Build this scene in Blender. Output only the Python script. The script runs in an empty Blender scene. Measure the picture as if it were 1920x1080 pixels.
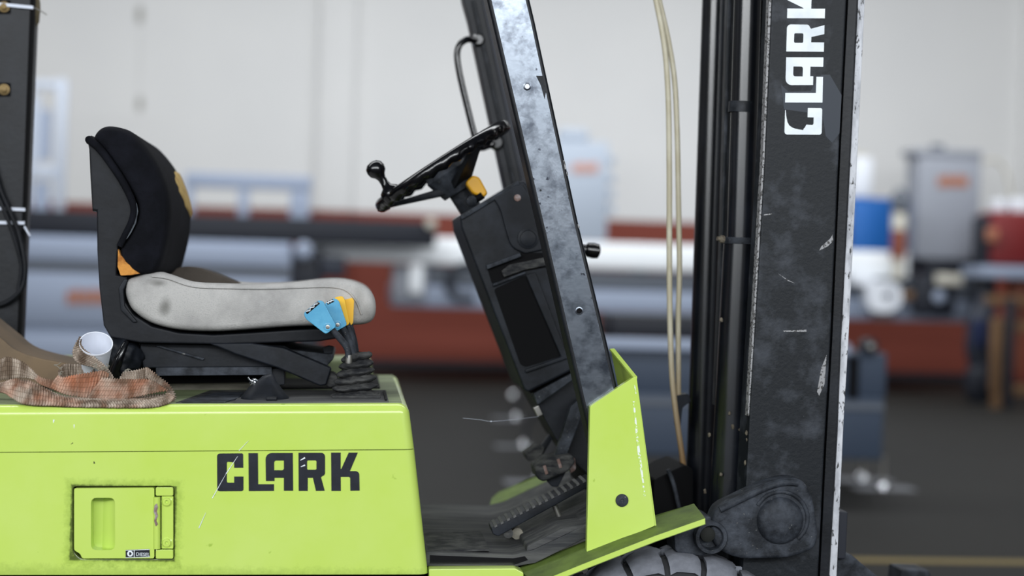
import bpy, bmesh, math, random
from mathutils import Vector, Matrix, noise
random.seed(7)
SC = bpy.context.scene
COL = SC.collection
# ------------------------------------------------------------------ camera
F = 3114.0                       # focal length in pixels of the 1920 wide frame
DIST, CAMZ = 3.46, 1.25
VX, VY, ROLL = 670.0, 512.0, math.radians(1.7)
u0, v0 = (VX - 960) / F, (540 - VY) / F
Yc = Vector((u0, v0, -1)).normalized()
Zc = Vector((math.sin(ROLL), math.cos(ROLL), 0))
Zc.z = (u0 * Zc.x + v0 * Zc.y)
Zc.normalize()
Xc = Yc.cross(Zc)
R3 = Matrix((Xc, Yc, Zc))
CAM = Vector((0, -DIST, CAMZ))
cd = bpy.data.cameras.new('camera')
cam = bpy.data.objects.new('camera', cd)
COL.objects.link(cam)
cam.matrix_world = Matrix.Translation(CAM) @ R3.to_4x4()
cd.sensor_width = 36.0
cd.lens = F / 1920 * 36
cd.clip_end = 200
cd.dof.use_dof = True
cd.dof.focus_distance = 3.53
cd.dof.aperture_fstop = 1.45
cd.dof.aperture_blades = 0
SC.camera = cam
# ------------------------------------------------------------------ light
w = bpy.data.worlds.new('overcast'); SC.world = w; w.use_nodes = True
bg = w.node_tree.nodes['Background']
bg.inputs[0].default_value = (0.80, 0.88, 1.0, 1); bg.inputs[1].default_value = 0.30
def area(name, loc, target, sx, sy, power, col):
    l = bpy.data.lights.new(name, 'AREA'); l.shape = 'RECTANGLE'; l.size = sx; l.size_y = sy
    l.energy = power; l.color = col
    o = bpy.data.objects.new(name, l); COL.objects.link(o); o.location = loc
    o.rotation_euler = (Vector(target) - Vector(loc)).to_track_quat('-Z', 'Y').to_euler()
    return o
area('daylight_hall_door', (-1.0, -9.0, 4.0), (0, 19, 2.9), 20, 4.2, 830, (0.93, 0.97, 1.0))
area('hood_highlight_strip', (-1.0, -8.6, 3.9), (0, 2, 1.0), 18, .45, 740, (0.95, 0.98, 1.0))  # added strip lamp within the door light, makes the hood shoulder highlight
area('daylight_roof_light', (0, 2.6, 6.6), (0, 2.6, 0), 22, 1.3, 760, (0.95, 0.98, 1.0))
area('daylight_roof_light_rear', (2.0, 13.0, 6.6), (2.0, 15.0, 0), 18, 2.0, 960, (0.95, 0.98, 1.0))
SC.view_settings.view_transform = 'Standard'
SC.view_settings.look = 'None'
SC.view_settings.gamma = 1.0
SC.view_settings.use_curve_mapping = False
SC.view_settings.exposure = 0.0
SC.cycles.use_denoising = True
SC.cycles.max_bounces = 6

# ------------------------------------------------------------------ helpers
def at(px, py, Y):
    d = R3 @ Vector(((px - 960) / F, (540 - py) / F, -1.0))
    return CAM + d * ((Y - CAM.y) / d.y)
def pxm(Y):                      # pixels per metre at depth Y
    return F / (Y + DIST)
def tag(o, label, cat, group=None):
    o['label'] = label; o['category'] = cat
    if group: o['group'] = group
    return o
def thing(name, loc, label, cat, group=None):
    o = bpy.data.objects.new(name, None); COL.objects.link(o)
    o.location = loc; o.empty_display_size = 0.1
    return tag(o, label, cat, group)
def link(name, me, m, parent=None, smooth=True, ang=35):
    if smooth:
        for p in me.polygons: p.use_smooth = True
        me.set_sharp_from_angle(angle=math.radians(ang))
    if m is not None and not me.materials:
        me.materials.append(m)
    o = bpy.data.objects.new(name, me); COL.objects.link(o)
    if parent is not None:
        o.parent = parent
        if parent.type == 'EMPTY':
            o.matrix_parent_inverse = Matrix.Translation(-Vector(parent.location))
    return o
def structure(o):
    o['kind'] = 'structure'; return o
def from_bm(name, bm, m, parent=None, smooth=True, ang=35):
    bmesh.ops.recalc_face_normals(bm, faces=bm.faces)
    me = bpy.data.meshes.new(name); bm.to_mesh(me); bm.free()
    return link(name, me, m, parent, smooth, ang)
def poly_bm(loops, off):
    """loops: outer ring then holes (lists of Vector); extruded by off."""
    bm = bmesh.new()
    if len(loops) == 1:
        f = [bm.faces.new([bm.verts.new(p) for p in loops[0]])]
    else:
        es = []
        for lp in loops:
            vs = [bm.verts.new(p) for p in lp]
            es += [bm.edges.new((vs[i], vs[(i + 1) % len(vs)])) for i in range(len(vs))]
        bmesh.ops.triangle_fill(bm, use_beauty=True, use_dissolve=False, edges=es)
        f = list(bm.faces)
    r = bmesh.ops.extrude_face_region(bm, geom=f)
    bmesh.ops.translate(bm, verts=[v for v in r['geom'] if isinstance(v, bmesh.types.BMVert)], vec=off)
    bmesh.ops.recalc_face_normals(bm, faces=bm.faces)
    return bm
def bevel(bm, width, seg=2, keep=None, ang=25):
    es = [e for e in bm.edges if len(e.link_faces) == 2 and e.calc_face_angle(0) > math.radians(ang)
          and (keep is None or keep(e))]
    if es:
        bmesh.ops.bevel(bm, geom=es, offset=width, segments=seg, profile=0.5, affect='EDGES', clamp_overlap=True)
def prism(name, pts, Y0, Y1, m, parent=None, holes=(), bev=0.0, seg=2, keep=None, ref=None, smooth=True):
    ref = Y0 if ref is None else ref
    def tr(lp):
        out = []
        for p in lp:
            q = at(p[0], p[1], ref); q.y = Y0; out.append(q)
        return out
    bm = poly_bm([tr(pts)] + [tr(h) for h in holes], Vector((0, Y1 - Y0, 0)))
    if bev: bevel(bm, bev, seg, keep)
    o = from_bm(name, bm, m, parent, smooth)
    if bev: wnorm(o)
    return o
def wnorm(o):
    w_ = o.modifiers.new('normals', 'WEIGHTED_NORMAL'); w_.keep_sharp = True; w_.weight = 90
def circle_px(cx, cy, r, n=20, ry=None):
    ry = r if ry is None else ry
    return [(cx + r * math.cos(2 * math.pi * i / n), cy + ry * math.sin(2 * math.pi * i / n)) for i in range(n)]
def round_px(pts, r, n=4):
    """round the corners of a pixel polygon"""
    out = []
    N = len(pts)
    for i in range(N):
        a, b, c = Vector(pts[i - 1]), Vector(pts[i]), Vector(pts[(i + 1) % N])
        d1, d2 = (a - b), (c - b)
        k = min(r, d1.length * .45, d2.length * .45)
        p, q = b + d1.normalized() * k, b + d2.normalized() * k
        for j in range(n + 1):
            t = j / n
            out.append(tuple(p * (1 - t) ** 2 + b * 2 * t * (1 - t) + q * t * t))
    return out
def crom(pts, n, closed=False):
    """Catmull-Rom resample of tuples, n points per span"""
    P = [Vector(p) for p in pts]; N = len(P); out = []
    for i in range(N if closed else N - 1):
        if closed: a, b, c, d = P[i - 1], P[i], P[(i + 1) % N], P[(i + 2) % N]
        else: a, b, c, d = P[max(i - 1, 0)], P[i], P[i + 1], P[min(i + 2, N - 1)]
        for j in range(n):
            t = j / n
            out.append(0.5 * ((2 * b) + (c - a) * t + (2 * a - 5 * b + 4 * c - d) * t * t + (3 * b - a - 3 * c + d) * t ** 3))
    if not closed: out.append(P[-1].copy())
    return out
def tube(name, pts, r, m, parent=None, n=12, sm=4, caps=True):
    P = crom(pts, sm) if sm > 1 and len(pts) > 2 else [Vector(p) for p in pts]
    R = r if callable(r) else (lambda t: r)
    bm = bmesh.new(); rings = []; up = None
    for i, p in enumerate(P):
        d = (P[min(i + 1, len(P) - 1)] - P[max(i - 1, 0)]).normalized()
        if up is None:
            up = Vector((0, 1, 0)) if abs(d.y) < .9 else Vector((1, 0, 0))
        s = d.cross(up).normalized(); up = s.cross(d).normalized()
        rr = R(i / (len(P) - 1))
        rings.append([bm.verts.new(p + (s * math.cos(a) + up * math.sin(a)) * rr)
                      for a in [2 * math.pi * k / n for k in range(n)]])
    for a, b in zip(rings, rings[1:]):
        for k in range(n): bm.faces.new((a[k], a[(k + 1) % n], b[(k + 1) % n], b[k]))
    if caps: bm.faces.new(rings[0]); bm.faces.new(rings[-1])
    return from_bm(name, bm, m, parent, True, 50)
def lathe(name, o, axis, prof, m, parent=None, n=24, ang=35):
    """prof: (radius, height along axis)"""
    ax = Vector(axis).normalized()
    s = ax.cross(Vector((0, 1, 0)) if abs(ax.y) < .9 else Vector((1, 0, 0))).normalized(); t = ax.cross(s)
    bm = bmesh.new(); rings = []
    for r, h in prof:
        r = max(r, 1e-4)
        rings.append([bm.verts.new(Vector(o) + ax * h + (s * math.cos(a) + t * math.sin(a)) * r)
                      for a in [2 * math.pi * k / n for k in range(n)]])
    for a, b in zip(rings, rings[1:]):
        for k in range(n): bm.faces.new((a[k], a[(k + 1) % n], b[(k + 1) % n], b[k]))
    bm.faces.new(rings[0]); bm.faces.new(rings[-1])
    return from_bm(name, bm, m, parent, True, ang)
def loft(name, secs, m, parent=None, closed_secs=True, ang=60):
    bm = bmesh.new()
    V = [[bm.verts.new(p) for p in s] for s in secs]; n = len(V[0])
    for a, b in zip(V, V[1:]):
        for k in range(n if closed_secs else n - 1):
            bm.faces.new((a[k], a[(k + 1) % n], b[(k + 1) % n], b[k]))
    if closed_secs: bm.faces.new(V[0]); bm.faces.new(V[-1])
    return from_bm(name, bm, m, parent, True, ang)
def solid(name, top, bot, m, parent=None, bev=0.0):
    """closed slab between two rings of points"""
    bm = bmesh.new()
    a = [bm.verts.new(p) for p in top]; b = [bm.verts.new(p) for p in bot]; n = len(a)
    bm.faces.new(a); bm.faces.new(b)
    for k in range(n): bm.faces.new((a[k], a[(k + 1) % n], b[(k + 1) % n], b[k]))
    bmesh.ops.recalc_face_normals(bm, faces=bm.faces)
    if bev: bevel(bm, bev)
    return from_bm(name, bm, m, parent)
def wbox(name, x0, x1, y0, y1, z0, z1, m, parent=None, bev=0.0, seg=2):
    return solid(name, [(x0, y0, z1), (x1, y0, z1), (x1, y1, z1), (x0, y1, z1)],
                 [(x0, y0, z0), (x1, y0, z0), (x1, y1, z0), (x0, y1, z0)], m, parent, bev)
def pbox(name, px0, py0, px1, py1, Y0, Y1, m, parent=None, bev=0.0):
    """upright world box whose near face covers that pixel box at depth Y0"""
    xm, ym = (px0 + px1) / 2, (py0 + py1) / 2
    return wbox(name, at(px0, ym, Y0).x, at(px1, ym, Y0).x, Y0, Y1, at(xm, py1, Y0).z, at(xm, py0, Y0).z, m, parent, bev)

# ------------------------------------------------------------------ materials
def lin(c):
    return tuple(((x / 255) / 12.92 if x <= 10 else (((x / 255) + .055) / 1.055) ** 2.4) for x in c)
def mat(name, col, rough=.6, metal=0.0, col2=None, scale=8.0, mix=(.45, .65), bump=0.0, bscale=60.0, spec=.5,
        specks=None, sscale=120.0, sthr=.68, stretch=(1, 1, 1), coat=0.0):
    m = bpy.data.materials.new(name); m.use_nodes = True
    nt = m.node_tree; b = nt.nodes['Principled BSDF']
    c = lin(col)
    b.inputs['Base Color'].default_value = (*c, 1); b.inputs['Roughness'].default_value = rough
    b.inputs['Metallic'].default_value = metal; b.inputs['Specular IOR Level'].default_value = spec
    b.inputs['Coat Weight'].default_value = coat
    tc = nt.nodes.new('ShaderNodeTexCoord'); mp = nt.nodes.new('ShaderNodeMapping')
    mp.inputs['Scale'].default_value = stretch
    nt.links.new(tc.outputs['Object'], mp.inputs[0])
    def nz(s, det=5):
        n = nt.nodes.new('ShaderNodeTexNoise'); n.inputs['Scale'].default_value = s
        n.inputs['Detail'].default_value = det; n.inputs['Roughness'].default_value = .62
        nt.links.new(mp.outputs[0], n.inputs['Vector']); return n
    def ramp(src, a, bb):
        r = nt.nodes.new('ShaderNodeMapRange'); r.inputs['From Min'].default_value = a; r.inputs['From Max'].default_value = bb
        nt.links.new(src, r.inputs['Value']); return r.outputs[0]
    last = None
    if col2 is not None:
        mx = nt.nodes.new('ShaderNodeMix'); mx.data_type = 'RGBA'
        mx.inputs['A'].default_value = (*c, 1); mx.inputs['B'].default_value = (*lin(col2), 1)
        nt.links.new(ramp(nz(scale).outputs['Fac'], *mix), mx.inputs['Factor']); last = mx.outputs['Result']
    if specks is not None:
        mx = nt.nodes.new('ShaderNodeMix'); mx.data_type = 'RGBA'
        if last: nt.links.new(last, mx.inputs['A'])
        else: mx.inputs['A'].default_value = (*c, 1)
        mx.inputs['B'].default_value = (*lin(specks), 1)
        nt.links.new(ramp(nz(sscale, 3).outputs['Fac'], sthr, sthr + .05), mx.inputs['Factor']); last = mx.outputs['Result']
    if last: nt.links.new(last, b.inputs['Base Color'])
    if bump:
        bp = nt.nodes.new('ShaderNodeBump'); bp.inputs['Strength'].default_value = bump; bp.inputs['Distance'].default_value = .004
        nt.links.new(nz(bscale).outputs['Fac'], bp.inputs['Height']); nt.links.new(bp.outputs[0], b.inputs['Normal'])
    return m
M = {}
M['green'] = mat('lime paint', (186, 212, 92), .2, col2=(194, 217, 114), scale=3.2, mix=(.35, .75), specks=(158, 186, 74), sscale=26, sthr=.70, spec=.55)
M['green_dirty'] = mat('dirty lime paint', (104, 124, 58), .55, col2=(74, 88, 46), scale=14, mix=(.35, .7), bump=.2, spec=.3)
M['grime_shade'] = mat('black grime', (22, 24, 20), .8)
M['black'] = mat('black paint', (18, 20, 24), .42, col2=(30, 33, 39), scale=9, mix=(.4, .75), specks=(96, 96, 94), sscale=150, sthr=.76, bump=.12, bscale=90, spec=.22)
M['black_dusty'] = mat('dusty black steel', (28, 31, 36), .6, col2=(76, 81, 90), scale=20, mix=(.4, .78), specks=(136, 134, 130), sscale=150, sthr=.69, bump=.4, bscale=130, spec=.2)
M['mast'] = mat('scuffed mast steel', (19, 23, 28), .48, col2=(72, 76, 84), scale=13, mix=(.5, .85), specks=(140, 142, 148), sscale=70, sthr=.735, bump=.2, bscale=110, spec=.22)
M['cyl'] = mat('satin black cylinder', (13, 15, 19), .24, col2=(24, 27, 34), scale=7, specks=(96, 96, 96), sscale=110, sthr=.75, spec=.7)
M['gloss'] = mat('glossy black plastic', (9, 9, 12), .16, spec=.6)
M['plastic'] = mat('black plastic', (18, 21, 26), .5, col2=(42, 46, 54), scale=11, mix=(.42, .8), bump=.12, spec=.2)
M['plastic_dark'] = mat('dull black recess', (9, 9, 11), .7, spec=.1)
M['worn'] = mat('worn grey paint', (108, 114, 122), .22, metal=.8, col2=(60, 65, 73), scale=26, mix=(.46, .7), specks=(40, 43, 52), sscale=60, sthr=.66, bump=.05)
M['edge'] = mat('bare edge and highlight', (140, 140, 142), .5, specks=(40, 38, 36), sscale=160, sthr=.52)
M['whitestrip'] = mat('chipped white paint', (196, 198, 204), .6, col2=(150, 152, 158), scale=30, specks=(56, 56, 58), sscale=150, sthr=.60, stretch=(1, 1, .35))
M['whitepaint'] = mat('white lettering', (226, 232, 236), .5, col2=(206, 214, 220), scale=12)
M['blackdecal'] = mat('black lettering', (15, 19, 30), .5, col2=(26, 30, 42), scale=20, specks=(170, 200, 110), sscale=150, sthr=.76, spec=.3)
M['fabric_grey'] = mat('grey seat cloth', (186, 184, 181), .95, col2=(160, 158, 156), scale=9, bump=.6, bscale=420, specks=(172, 171, 169), sscale=300, sthr=.56, spec=.2)
M['fabric_black'] = mat('black seat cloth', (14, 15, 20), .9, col2=(22, 23, 30), scale=12, bump=.5, bscale=380, spec=.12)
M['foam_tan'] = mat('torn tan foam', (186, 158, 96), .95, col2=(140, 104, 48), scale=26, mix=(.5, .75), bump=.8, bscale=130)
M['foam_orange'] = mat('torn orange foam', (206, 142, 66), .95, col2=(160, 100, 42), scale=40, bump=.8, bscale=160)
M['rubber'] = mat('dusty rubber', (34, 35, 38), .75, col2=(88, 88, 86), scale=55, mix=(.40, .75), bump=.6, bscale=150, stretch=(.5, .5, 1.6), spec=.2)
M['mat'] = mat('dusty rubber mat', (48, 49, 52), .72, col2=(86, 86, 85), scale=18, mix=(.38, .7), bump=.5, bscale=60, stretch=(.25, 2.5, 2.5), spec=.2)
M['dust'] = mat('dusty ledge', (132, 128, 116), .85, col2=(90, 87, 78), scale=20, stretch=(.4, 1, 1))
M['tyre'] = mat('grey tyre rubber', (122, 125, 133), .85, col2=(96, 98, 105), scale=14, bump=.3, spec=.2)
M['tyre_groove'] = mat('tyre groove', (38, 39, 42), .85)
M['blue'] = mat('light blue plastic', (66, 148, 186), .35, col2=(86, 164, 198), scale=22)
M['yellow'] = mat('yellow plastic', (232, 180, 16), .4)
M['ochre'] = mat('ochre plastic', (214, 158, 26), .45)
M['chrome'] = mat('bright metal', (220, 222, 226), .15, metal=1.0)
M['steel'] = mat('dull metal', (140, 138, 134), .4, metal=.8)
M['hose'] = mat('beige hose', (190, 182, 156), .45, col2=(206, 200, 178), scale=10)
M['rust'] = mat('rusty chips', (116, 92, 84), .8, col2=(160, 150, 150), scale=60)
M['tan'] = mat('brown leathercloth', (112, 92, 68), .7, col2=(92, 76, 58), scale=6)
M['tie'] = mat('white cable tie', (206, 212, 226), .5)
M['brass'] = mat('brass bolt', (104, 86, 52), .45, metal=.6)
M['olive'] = mat('olive foam', (98, 88, 66), .9)
M['cup'] = mat('white cup plastic', (226, 230, 240), .45)
M['debris'] = mat('dry plant debris', (104, 97, 84), .95, col2=(66, 58, 48), scale=60)
M['deck_dust'] = mat('dust on lime paint', (132, 144, 104), .6, col2=(96, 106, 72), scale=12, mix=(.35, .7), stretch=(.5, 2, 1))
M['chipwhite'] = mat('scraped paint', (226, 234, 220), .6, specks=(186, 214, 100), sscale=90, sthr=.5)
M['shell'] = mat('black seat shell plastic', (15, 17, 22), .5, col2=(28, 31, 37), scale=12, mix=(.45, .8), bump=.1, spec=.2)
M['bolster'] = mat('shaded grimy brown grey cloth', (84, 78, 72), .95, col2=(66, 61, 56), scale=10, bump=.5, bscale=380, spec=.1)
M['bnavydull'] = mat('dull navy cloth', (24, 36, 74), .9)
M['rubber_light'] = mat('worn rubber tread', (92, 92, 92), .8, col2=(70, 70, 71), scale=40, spec=.2)
M['bpale'] = mat('pale grey cabinet paint', (170, 180, 194), .5)
M['bfaint'] = mat('hazy orange emblem', (196, 148, 134), .6)  # haze put into the colour as a paler orange
M['bframe'] = mat('pale blue grey frame', (182, 190, 204), .6)
# background
M['floor'] = mat('hall floor', (31, 30, 27), .7, col2=(25, 24, 22), scale=.8, mix=(.35, .7), spec=.2)
M['bgrey'] = mat('grey machine paint', (146, 157, 178), .5)
M['bgrey2'] = mat('mid grey machine paint', (142, 146, 156), .5)
M['bgreyd'] = mat('dark grey machine paint', (84, 90, 100), .5)
M['bdark'] = mat('black machine steel', (34, 37, 46), .5, spec=.3)
M['bwhite'] = mat('white painted metal', (224, 228, 236), .5)
M['balu'] = mat('pale aluminium', (242, 246, 250), .45)
M['bblue'] = mat('blue machine paint', (22, 98, 176), .5)
M['bnavy'] = mat('navy machine paint', (52, 64, 82), .6)
M['bnavyd'] = mat('dark navy paint', (32, 38, 52), .6)
M['borange'] = mat('orange emblem', (164, 106, 80), .6)
M['bred'] = mat('red machine paint', (112, 24, 26), .5)
M['bbrown'] = mat('brown red plastic', (120, 60, 40), .6)
M['bwood'] = mat('pale timber', (120, 90, 60), .8, col2=(98, 72, 48), scale=6, stretch=(1, 1, .2))
M['bcream'] = mat('cream plastic', (196, 192, 180), .6)
M['yline'] = mat('yellow floor paint', (112, 96, 52), .7)
M['patch'] = mat('worn steel plate', (112, 114, 120), .6)

# wall: white paint above an oxide red dado, with grey stains of their own shape
def wall_material():
    m = bpy.data.materials.new('wall paint'); m.use_nodes = True
    nt = m.node_tree; b = nt.nodes['Principled BSDF']; b.inputs['Roughness'].default_value = .8
    tc = nt.nodes.new('ShaderNodeTexCoord'); sx = nt.nodes.new('ShaderNodeSeparateXYZ')
    nt.links.new(tc.outputs['Object'], sx.inputs[0])
    n = nt.nodes.new('ShaderNodeTexNoise'); n.inputs['Scale'].default_value = .6; n.inputs['Detail'].default_value = 6
    nt.links.new(tc.outputs['Object'], n.inputs['Vector'])
    a = nt.nodes.new('ShaderNodeMix'); a.data_type = 'RGBA'
    a.inputs['A'].default_value = (*lin((222, 221, 219)), 1); a.inputs['B'].default_value = (*lin((208, 208, 208)), 1)
    nt.links.new(n.outputs['Fac'], a.inputs['Factor'])
    last = a.outputs['Result']
    for (px, py, hx, hz) in ((262, 28, .05, .13), (262, 195, .045, .11), (262, 110, .02, .5)):
        p = at(px, py, WALLY)
        v = nt.nodes.new('ShaderNodeVectorMath'); v.operation = 'SUBTRACT'; v.inputs[1].default_value = p
        nt.links.new(tc.outputs['Object'], v.inputs[0])
        s = nt.nodes.new('ShaderNodeVectorMath'); s.operation = 'MULTIPLY'; s.inputs[1].default_value = (1 / hx, 0, 1 / hz)
        nt.links.new(v.outputs[0], s.inputs[0])
        l = nt.nodes.new('ShaderNodeVectorMath'); l.operation = 'LENGTH'; nt.links.new(s.outputs[0], l.inputs[0])
        r = nt.nodes.new('ShaderNodeMapRange'); r.inputs['From Min'].default_value = 1.3; r.inputs['From Max'].default_value = .6
        r.inputs['To Max'].default_value = .75 if hz < .3 else .18
        nt.links.new(l.outputs['Value'], r.inputs['Value'])
        x = nt.nodes.new('ShaderNodeMix'); x.data_type = 'RGBA'; x.inputs['B'].default_value = (*lin((120, 118, 108)), 1)
        nt.links.new(last, x.inputs['A']); nt.links.new(r.outputs[0], x.inputs['Factor']); last = x.outputs['Result']
    g = nt.nodes.new('ShaderNodeMath'); g.operation = 'LESS_THAN'; g.inputs[1].default_value = DADO
    nt.links.new(sx.outputs['Z'], g.inputs[0])
    x = nt.nodes.new('ShaderNodeMix'); x.data_type = 'RGBA'; x.inputs['B'].default_value = (*lin((122, 56, 42)), 1)
    nt.links.new(last, x.inputs['A']); nt.links.new(g.outputs[0], x.inputs['Factor'])
    nt.links.new(x.outputs['Result'], b.inputs['Base Color'])
    return m
WALLY = 19.0
DADO = at(900, 404, WALLY).z
M['wall'] = wall_material()

# ------------------------------------------------------------------ the hall
fl = structure(wbox('floor', -18, 22, -14, WALLY, -.2, 0, M['floor']))
wl = structure(wbox('wall_back', -18, 22, WALLY, WALLY + .3, 0, 7, M['wall']))
for i, (a, b_) in enumerate(((596, 664), (1925, 1990))):
    o = structure(wbox('pilaster', at(a, 200, WALLY - .25).x, at(b_, 200, WALLY - .25).x, WALLY - .12, WALLY, 0, 7, M['wall'], wl, .01))
structure(wbox('wall_left', -18.3, -18, -9, WALLY, 0, 7, M['wall']))
structure(wbox('wall_right', 22, 22.3, -9, WALLY, 0, 7, M['wall']))
structure(wbox('ceiling', -18, 22, -9, WALLY, 7, 7.2, M['bgreyd']))
structure(wbox('baseboard_back', -18, 22, WALLY - .02, WALLY, 0, .1, M['bdark']))
def onfloor(px, py):
    d = R3 @ Vector(((px - 960) / F, (540 - py) / F, -1.0))
    return CAM + d * (-CAM.z / d.z)
p0, p1 = onfloor(1560, 1046), onfloor(2300, 1064)
yl = (p0.y + p1.y) / 2
structure(wbox('floor_marking', 1.2, 8, yl - .06, yl + .06, .0005, .003, M['yline'], fl))

# ------------------------------------------------------------------ the forklift
FORK = thing('forklift', (0.2, .5, 0), 'lime green forklift with torn black seat, levers, steering wheel and black mast', 'forklift')
G, BK = M['green'], M['black']
def hood_paint():
    m = G.copy(); m.name = 'lime hood paint'; nt = m.node_tree; b = nt.nodes['Principled BSDF']
    last = b.inputs['Base Color'].links[0].from_socket
    tc = nt.nodes.new('ShaderNodeTexCoord'); sx = nt.nodes.new('ShaderNodeSeparateXYZ'); nt.links.new(tc.outputs['Object'], sx.inputs[0])
    def mth(op, a, b_=None, c=None):
        n = nt.nodes.new('ShaderNodeMath'); n.operation = op
        for k, v in enumerate((a, b_)):
            if v is None: continue
            if isinstance(v, float): n.inputs[k].default_value = v
            else: nt.links.new(v, n.inputs[k])
        return n.outputs[0]
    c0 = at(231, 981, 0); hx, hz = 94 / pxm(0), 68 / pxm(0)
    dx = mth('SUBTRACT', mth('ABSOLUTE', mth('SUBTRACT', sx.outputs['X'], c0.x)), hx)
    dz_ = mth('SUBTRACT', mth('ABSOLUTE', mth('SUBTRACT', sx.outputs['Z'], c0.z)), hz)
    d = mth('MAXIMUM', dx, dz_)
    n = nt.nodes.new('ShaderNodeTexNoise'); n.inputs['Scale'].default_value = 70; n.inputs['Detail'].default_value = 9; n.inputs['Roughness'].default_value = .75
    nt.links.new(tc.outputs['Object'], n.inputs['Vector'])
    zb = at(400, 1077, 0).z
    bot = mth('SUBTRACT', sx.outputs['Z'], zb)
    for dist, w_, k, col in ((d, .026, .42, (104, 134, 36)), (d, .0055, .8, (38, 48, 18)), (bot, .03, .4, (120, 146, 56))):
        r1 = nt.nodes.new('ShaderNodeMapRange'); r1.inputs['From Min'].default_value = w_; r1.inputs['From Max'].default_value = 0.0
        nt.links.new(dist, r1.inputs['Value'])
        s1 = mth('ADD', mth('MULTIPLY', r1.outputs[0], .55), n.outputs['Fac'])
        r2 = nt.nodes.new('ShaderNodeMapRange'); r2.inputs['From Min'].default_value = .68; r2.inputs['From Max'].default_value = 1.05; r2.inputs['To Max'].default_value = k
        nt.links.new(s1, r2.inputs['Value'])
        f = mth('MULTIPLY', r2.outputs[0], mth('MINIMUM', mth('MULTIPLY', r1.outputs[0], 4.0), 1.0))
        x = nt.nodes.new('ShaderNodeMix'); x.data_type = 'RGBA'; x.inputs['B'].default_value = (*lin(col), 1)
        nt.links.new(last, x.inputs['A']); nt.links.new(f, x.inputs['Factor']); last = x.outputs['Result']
    nt.links.new(last, b.inputs['Base Color'])
    return m
# hood : lid and lower body, the front leaning a little
def above(line):                     # keep edges that do not lie in the seam plane
    (xa, ya), (xb, yb) = line
    a, b_ = at(xa, ya, 0), at(xb, yb, 0)
    def k(e):
        on = 0
        for v in e.verts:
            zz = a.z + (b_.z - a.z) * (v.co.x - a.x) / (b_.x - a.x)
            if abs(v.co.z - zz) < .006: on += 1
        return on < 2
    return k
HOODW = 1.0
hood_lid = prism('hood_lid', [(-700, 763), (766, 757), (777, 842.3), (-700, 852.3)], 0, HOODW, G, FORK, bev=.021, seg=5, keep=above(((-700, 852.3), (777, 842.3))))
hood_low_pts = [(-700, 853.7), (777.2, 843.7), (803, 1077), (-700, 1079)]
hood = prism('hood_side_body', hood_low_pts, 0, HOODW, G, FORK, bev=.021, seg=5,
             keep=lambda e: above(((-700, 853.7), (777.2, 843.7)))(e) and above(((-700, 1079), (803, 1077)))(e))
# cut the filler recess out of the hood side
REC = round_px([(135, 911.5), (327.5, 910.5), (327.5, 1050.5), (148, 1051), (135, 1037)], 9)
cut = prism('cutter', REC, -.03, .05, None, None, ref=0)
md = hood.modifiers.new('cut', 'BOOLEAN'); md.object = cut; md.operation = 'DIFFERENCE'; md.solver = 'EXACT'
dg = bpy.context.evaluated_depsgraph_get()
me = bpy.data.meshes.new_from_object(hood.evaluated_get(dg))
hood.modifiers.clear(); hood.data = me; wnorm(hood)
me.materials.clear(); me.materials.append(hood_paint())
bpy.data.objects.remove(cut)
prism('recess_lining', [(136, 912), (326, 911), (326, 1049), (150, 1049), (136, 1035)], .036, .046, M['grime_shade'], hood)
POCK = round_px([(171, 933), (216, 933), (216, 1031), (171, 1031)], 11)
door = prism('filler_door', round_px([(139.5, 915), (289.5, 914), (289.5, 1046.5), (154.5, 1046.5), (151, 1038), (139.5, 1031)], 4), -.003, .03, G, FORK, holes=[POCK], ref=0)
tray = [at(x, y, 0) for x, y in ((169, 931), (218, 931), (218, 1033), (169, 1033))]
prism('pocket_floor', [(169, 931), (192, 931), (192, 1033), (169, 1033)], .031, .034, G, door, ref=0)
solid('pocket_slope', [Vector((at(191, 900, 0).x, .031, tray[0].z)), Vector((tray[1].x, .012, tray[1].z)), Vector((tray[2].x, .012, tray[2].z)), Vector((at(191, 900, 0).x, .031, tray[3].z))],
      [Vector((at(191, 900, 0).x, .034, tray[0].z)), Vector((tray[1].x, .034, tray[1].z)), Vector((tray[2].x, .034, tray[2].z)), Vector((at(191, 900, 0).x, .034, tray[3].z))], G, door)
hp = prism('hinge_plate', round_px([(302.5, 931), (324.5, 931), (324.5, 1029), (302.5, 1029)], 2), .004, .034, G, FORK, ref=0)
prism('hinge_leaf', round_px([(292, 913.5), (325, 913.5), (325, 929.5), (292, 929.5)], 3), -.002, .034, G, hp, ref=0, bev=.0015)
prism('hinge_leaf', round_px([(292, 1030.5), (325, 1030.5), (325, 1047.5), (292, 1047.5)], 3), -.002, .034, G, hp, ref=0, bev=.0015)
for y in (941, 1018):
    b1 = lathe('hinge_bolt', at(312.5, y, 0) + Vector((0, .006, 0)), (0, -1, 0), [(.0115, 0), (.0115, .002), (.0085, .0035), (.008, .0065), (.0035, .0068), (.003, .004)], G, hp, 20)
    lathe('bolt_shadow_ring', at(312.5, y, 0) + Vector((0, .0055, 0)), (0, -1, 0), [(.0135, 0), (.0135, .0012)], M['grime_shade'], hp, 20)  # shade around the bolt head painted as a dark ring
barrel = tube('hinge_barrel', [at(294, 931.5, 0), at(294, 1029, 0)], .0075, G, hp, 14, 1)
prism('chipped_paint', [(291, 946), (295, 943), (297, 950), (295, 958), (297, 966), (294, 975), (297, 982), (293, 986), (290, 976), (292, 966), (289, 958)], -.0085, -.0068, M['rust'], hp, ref=0)
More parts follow.
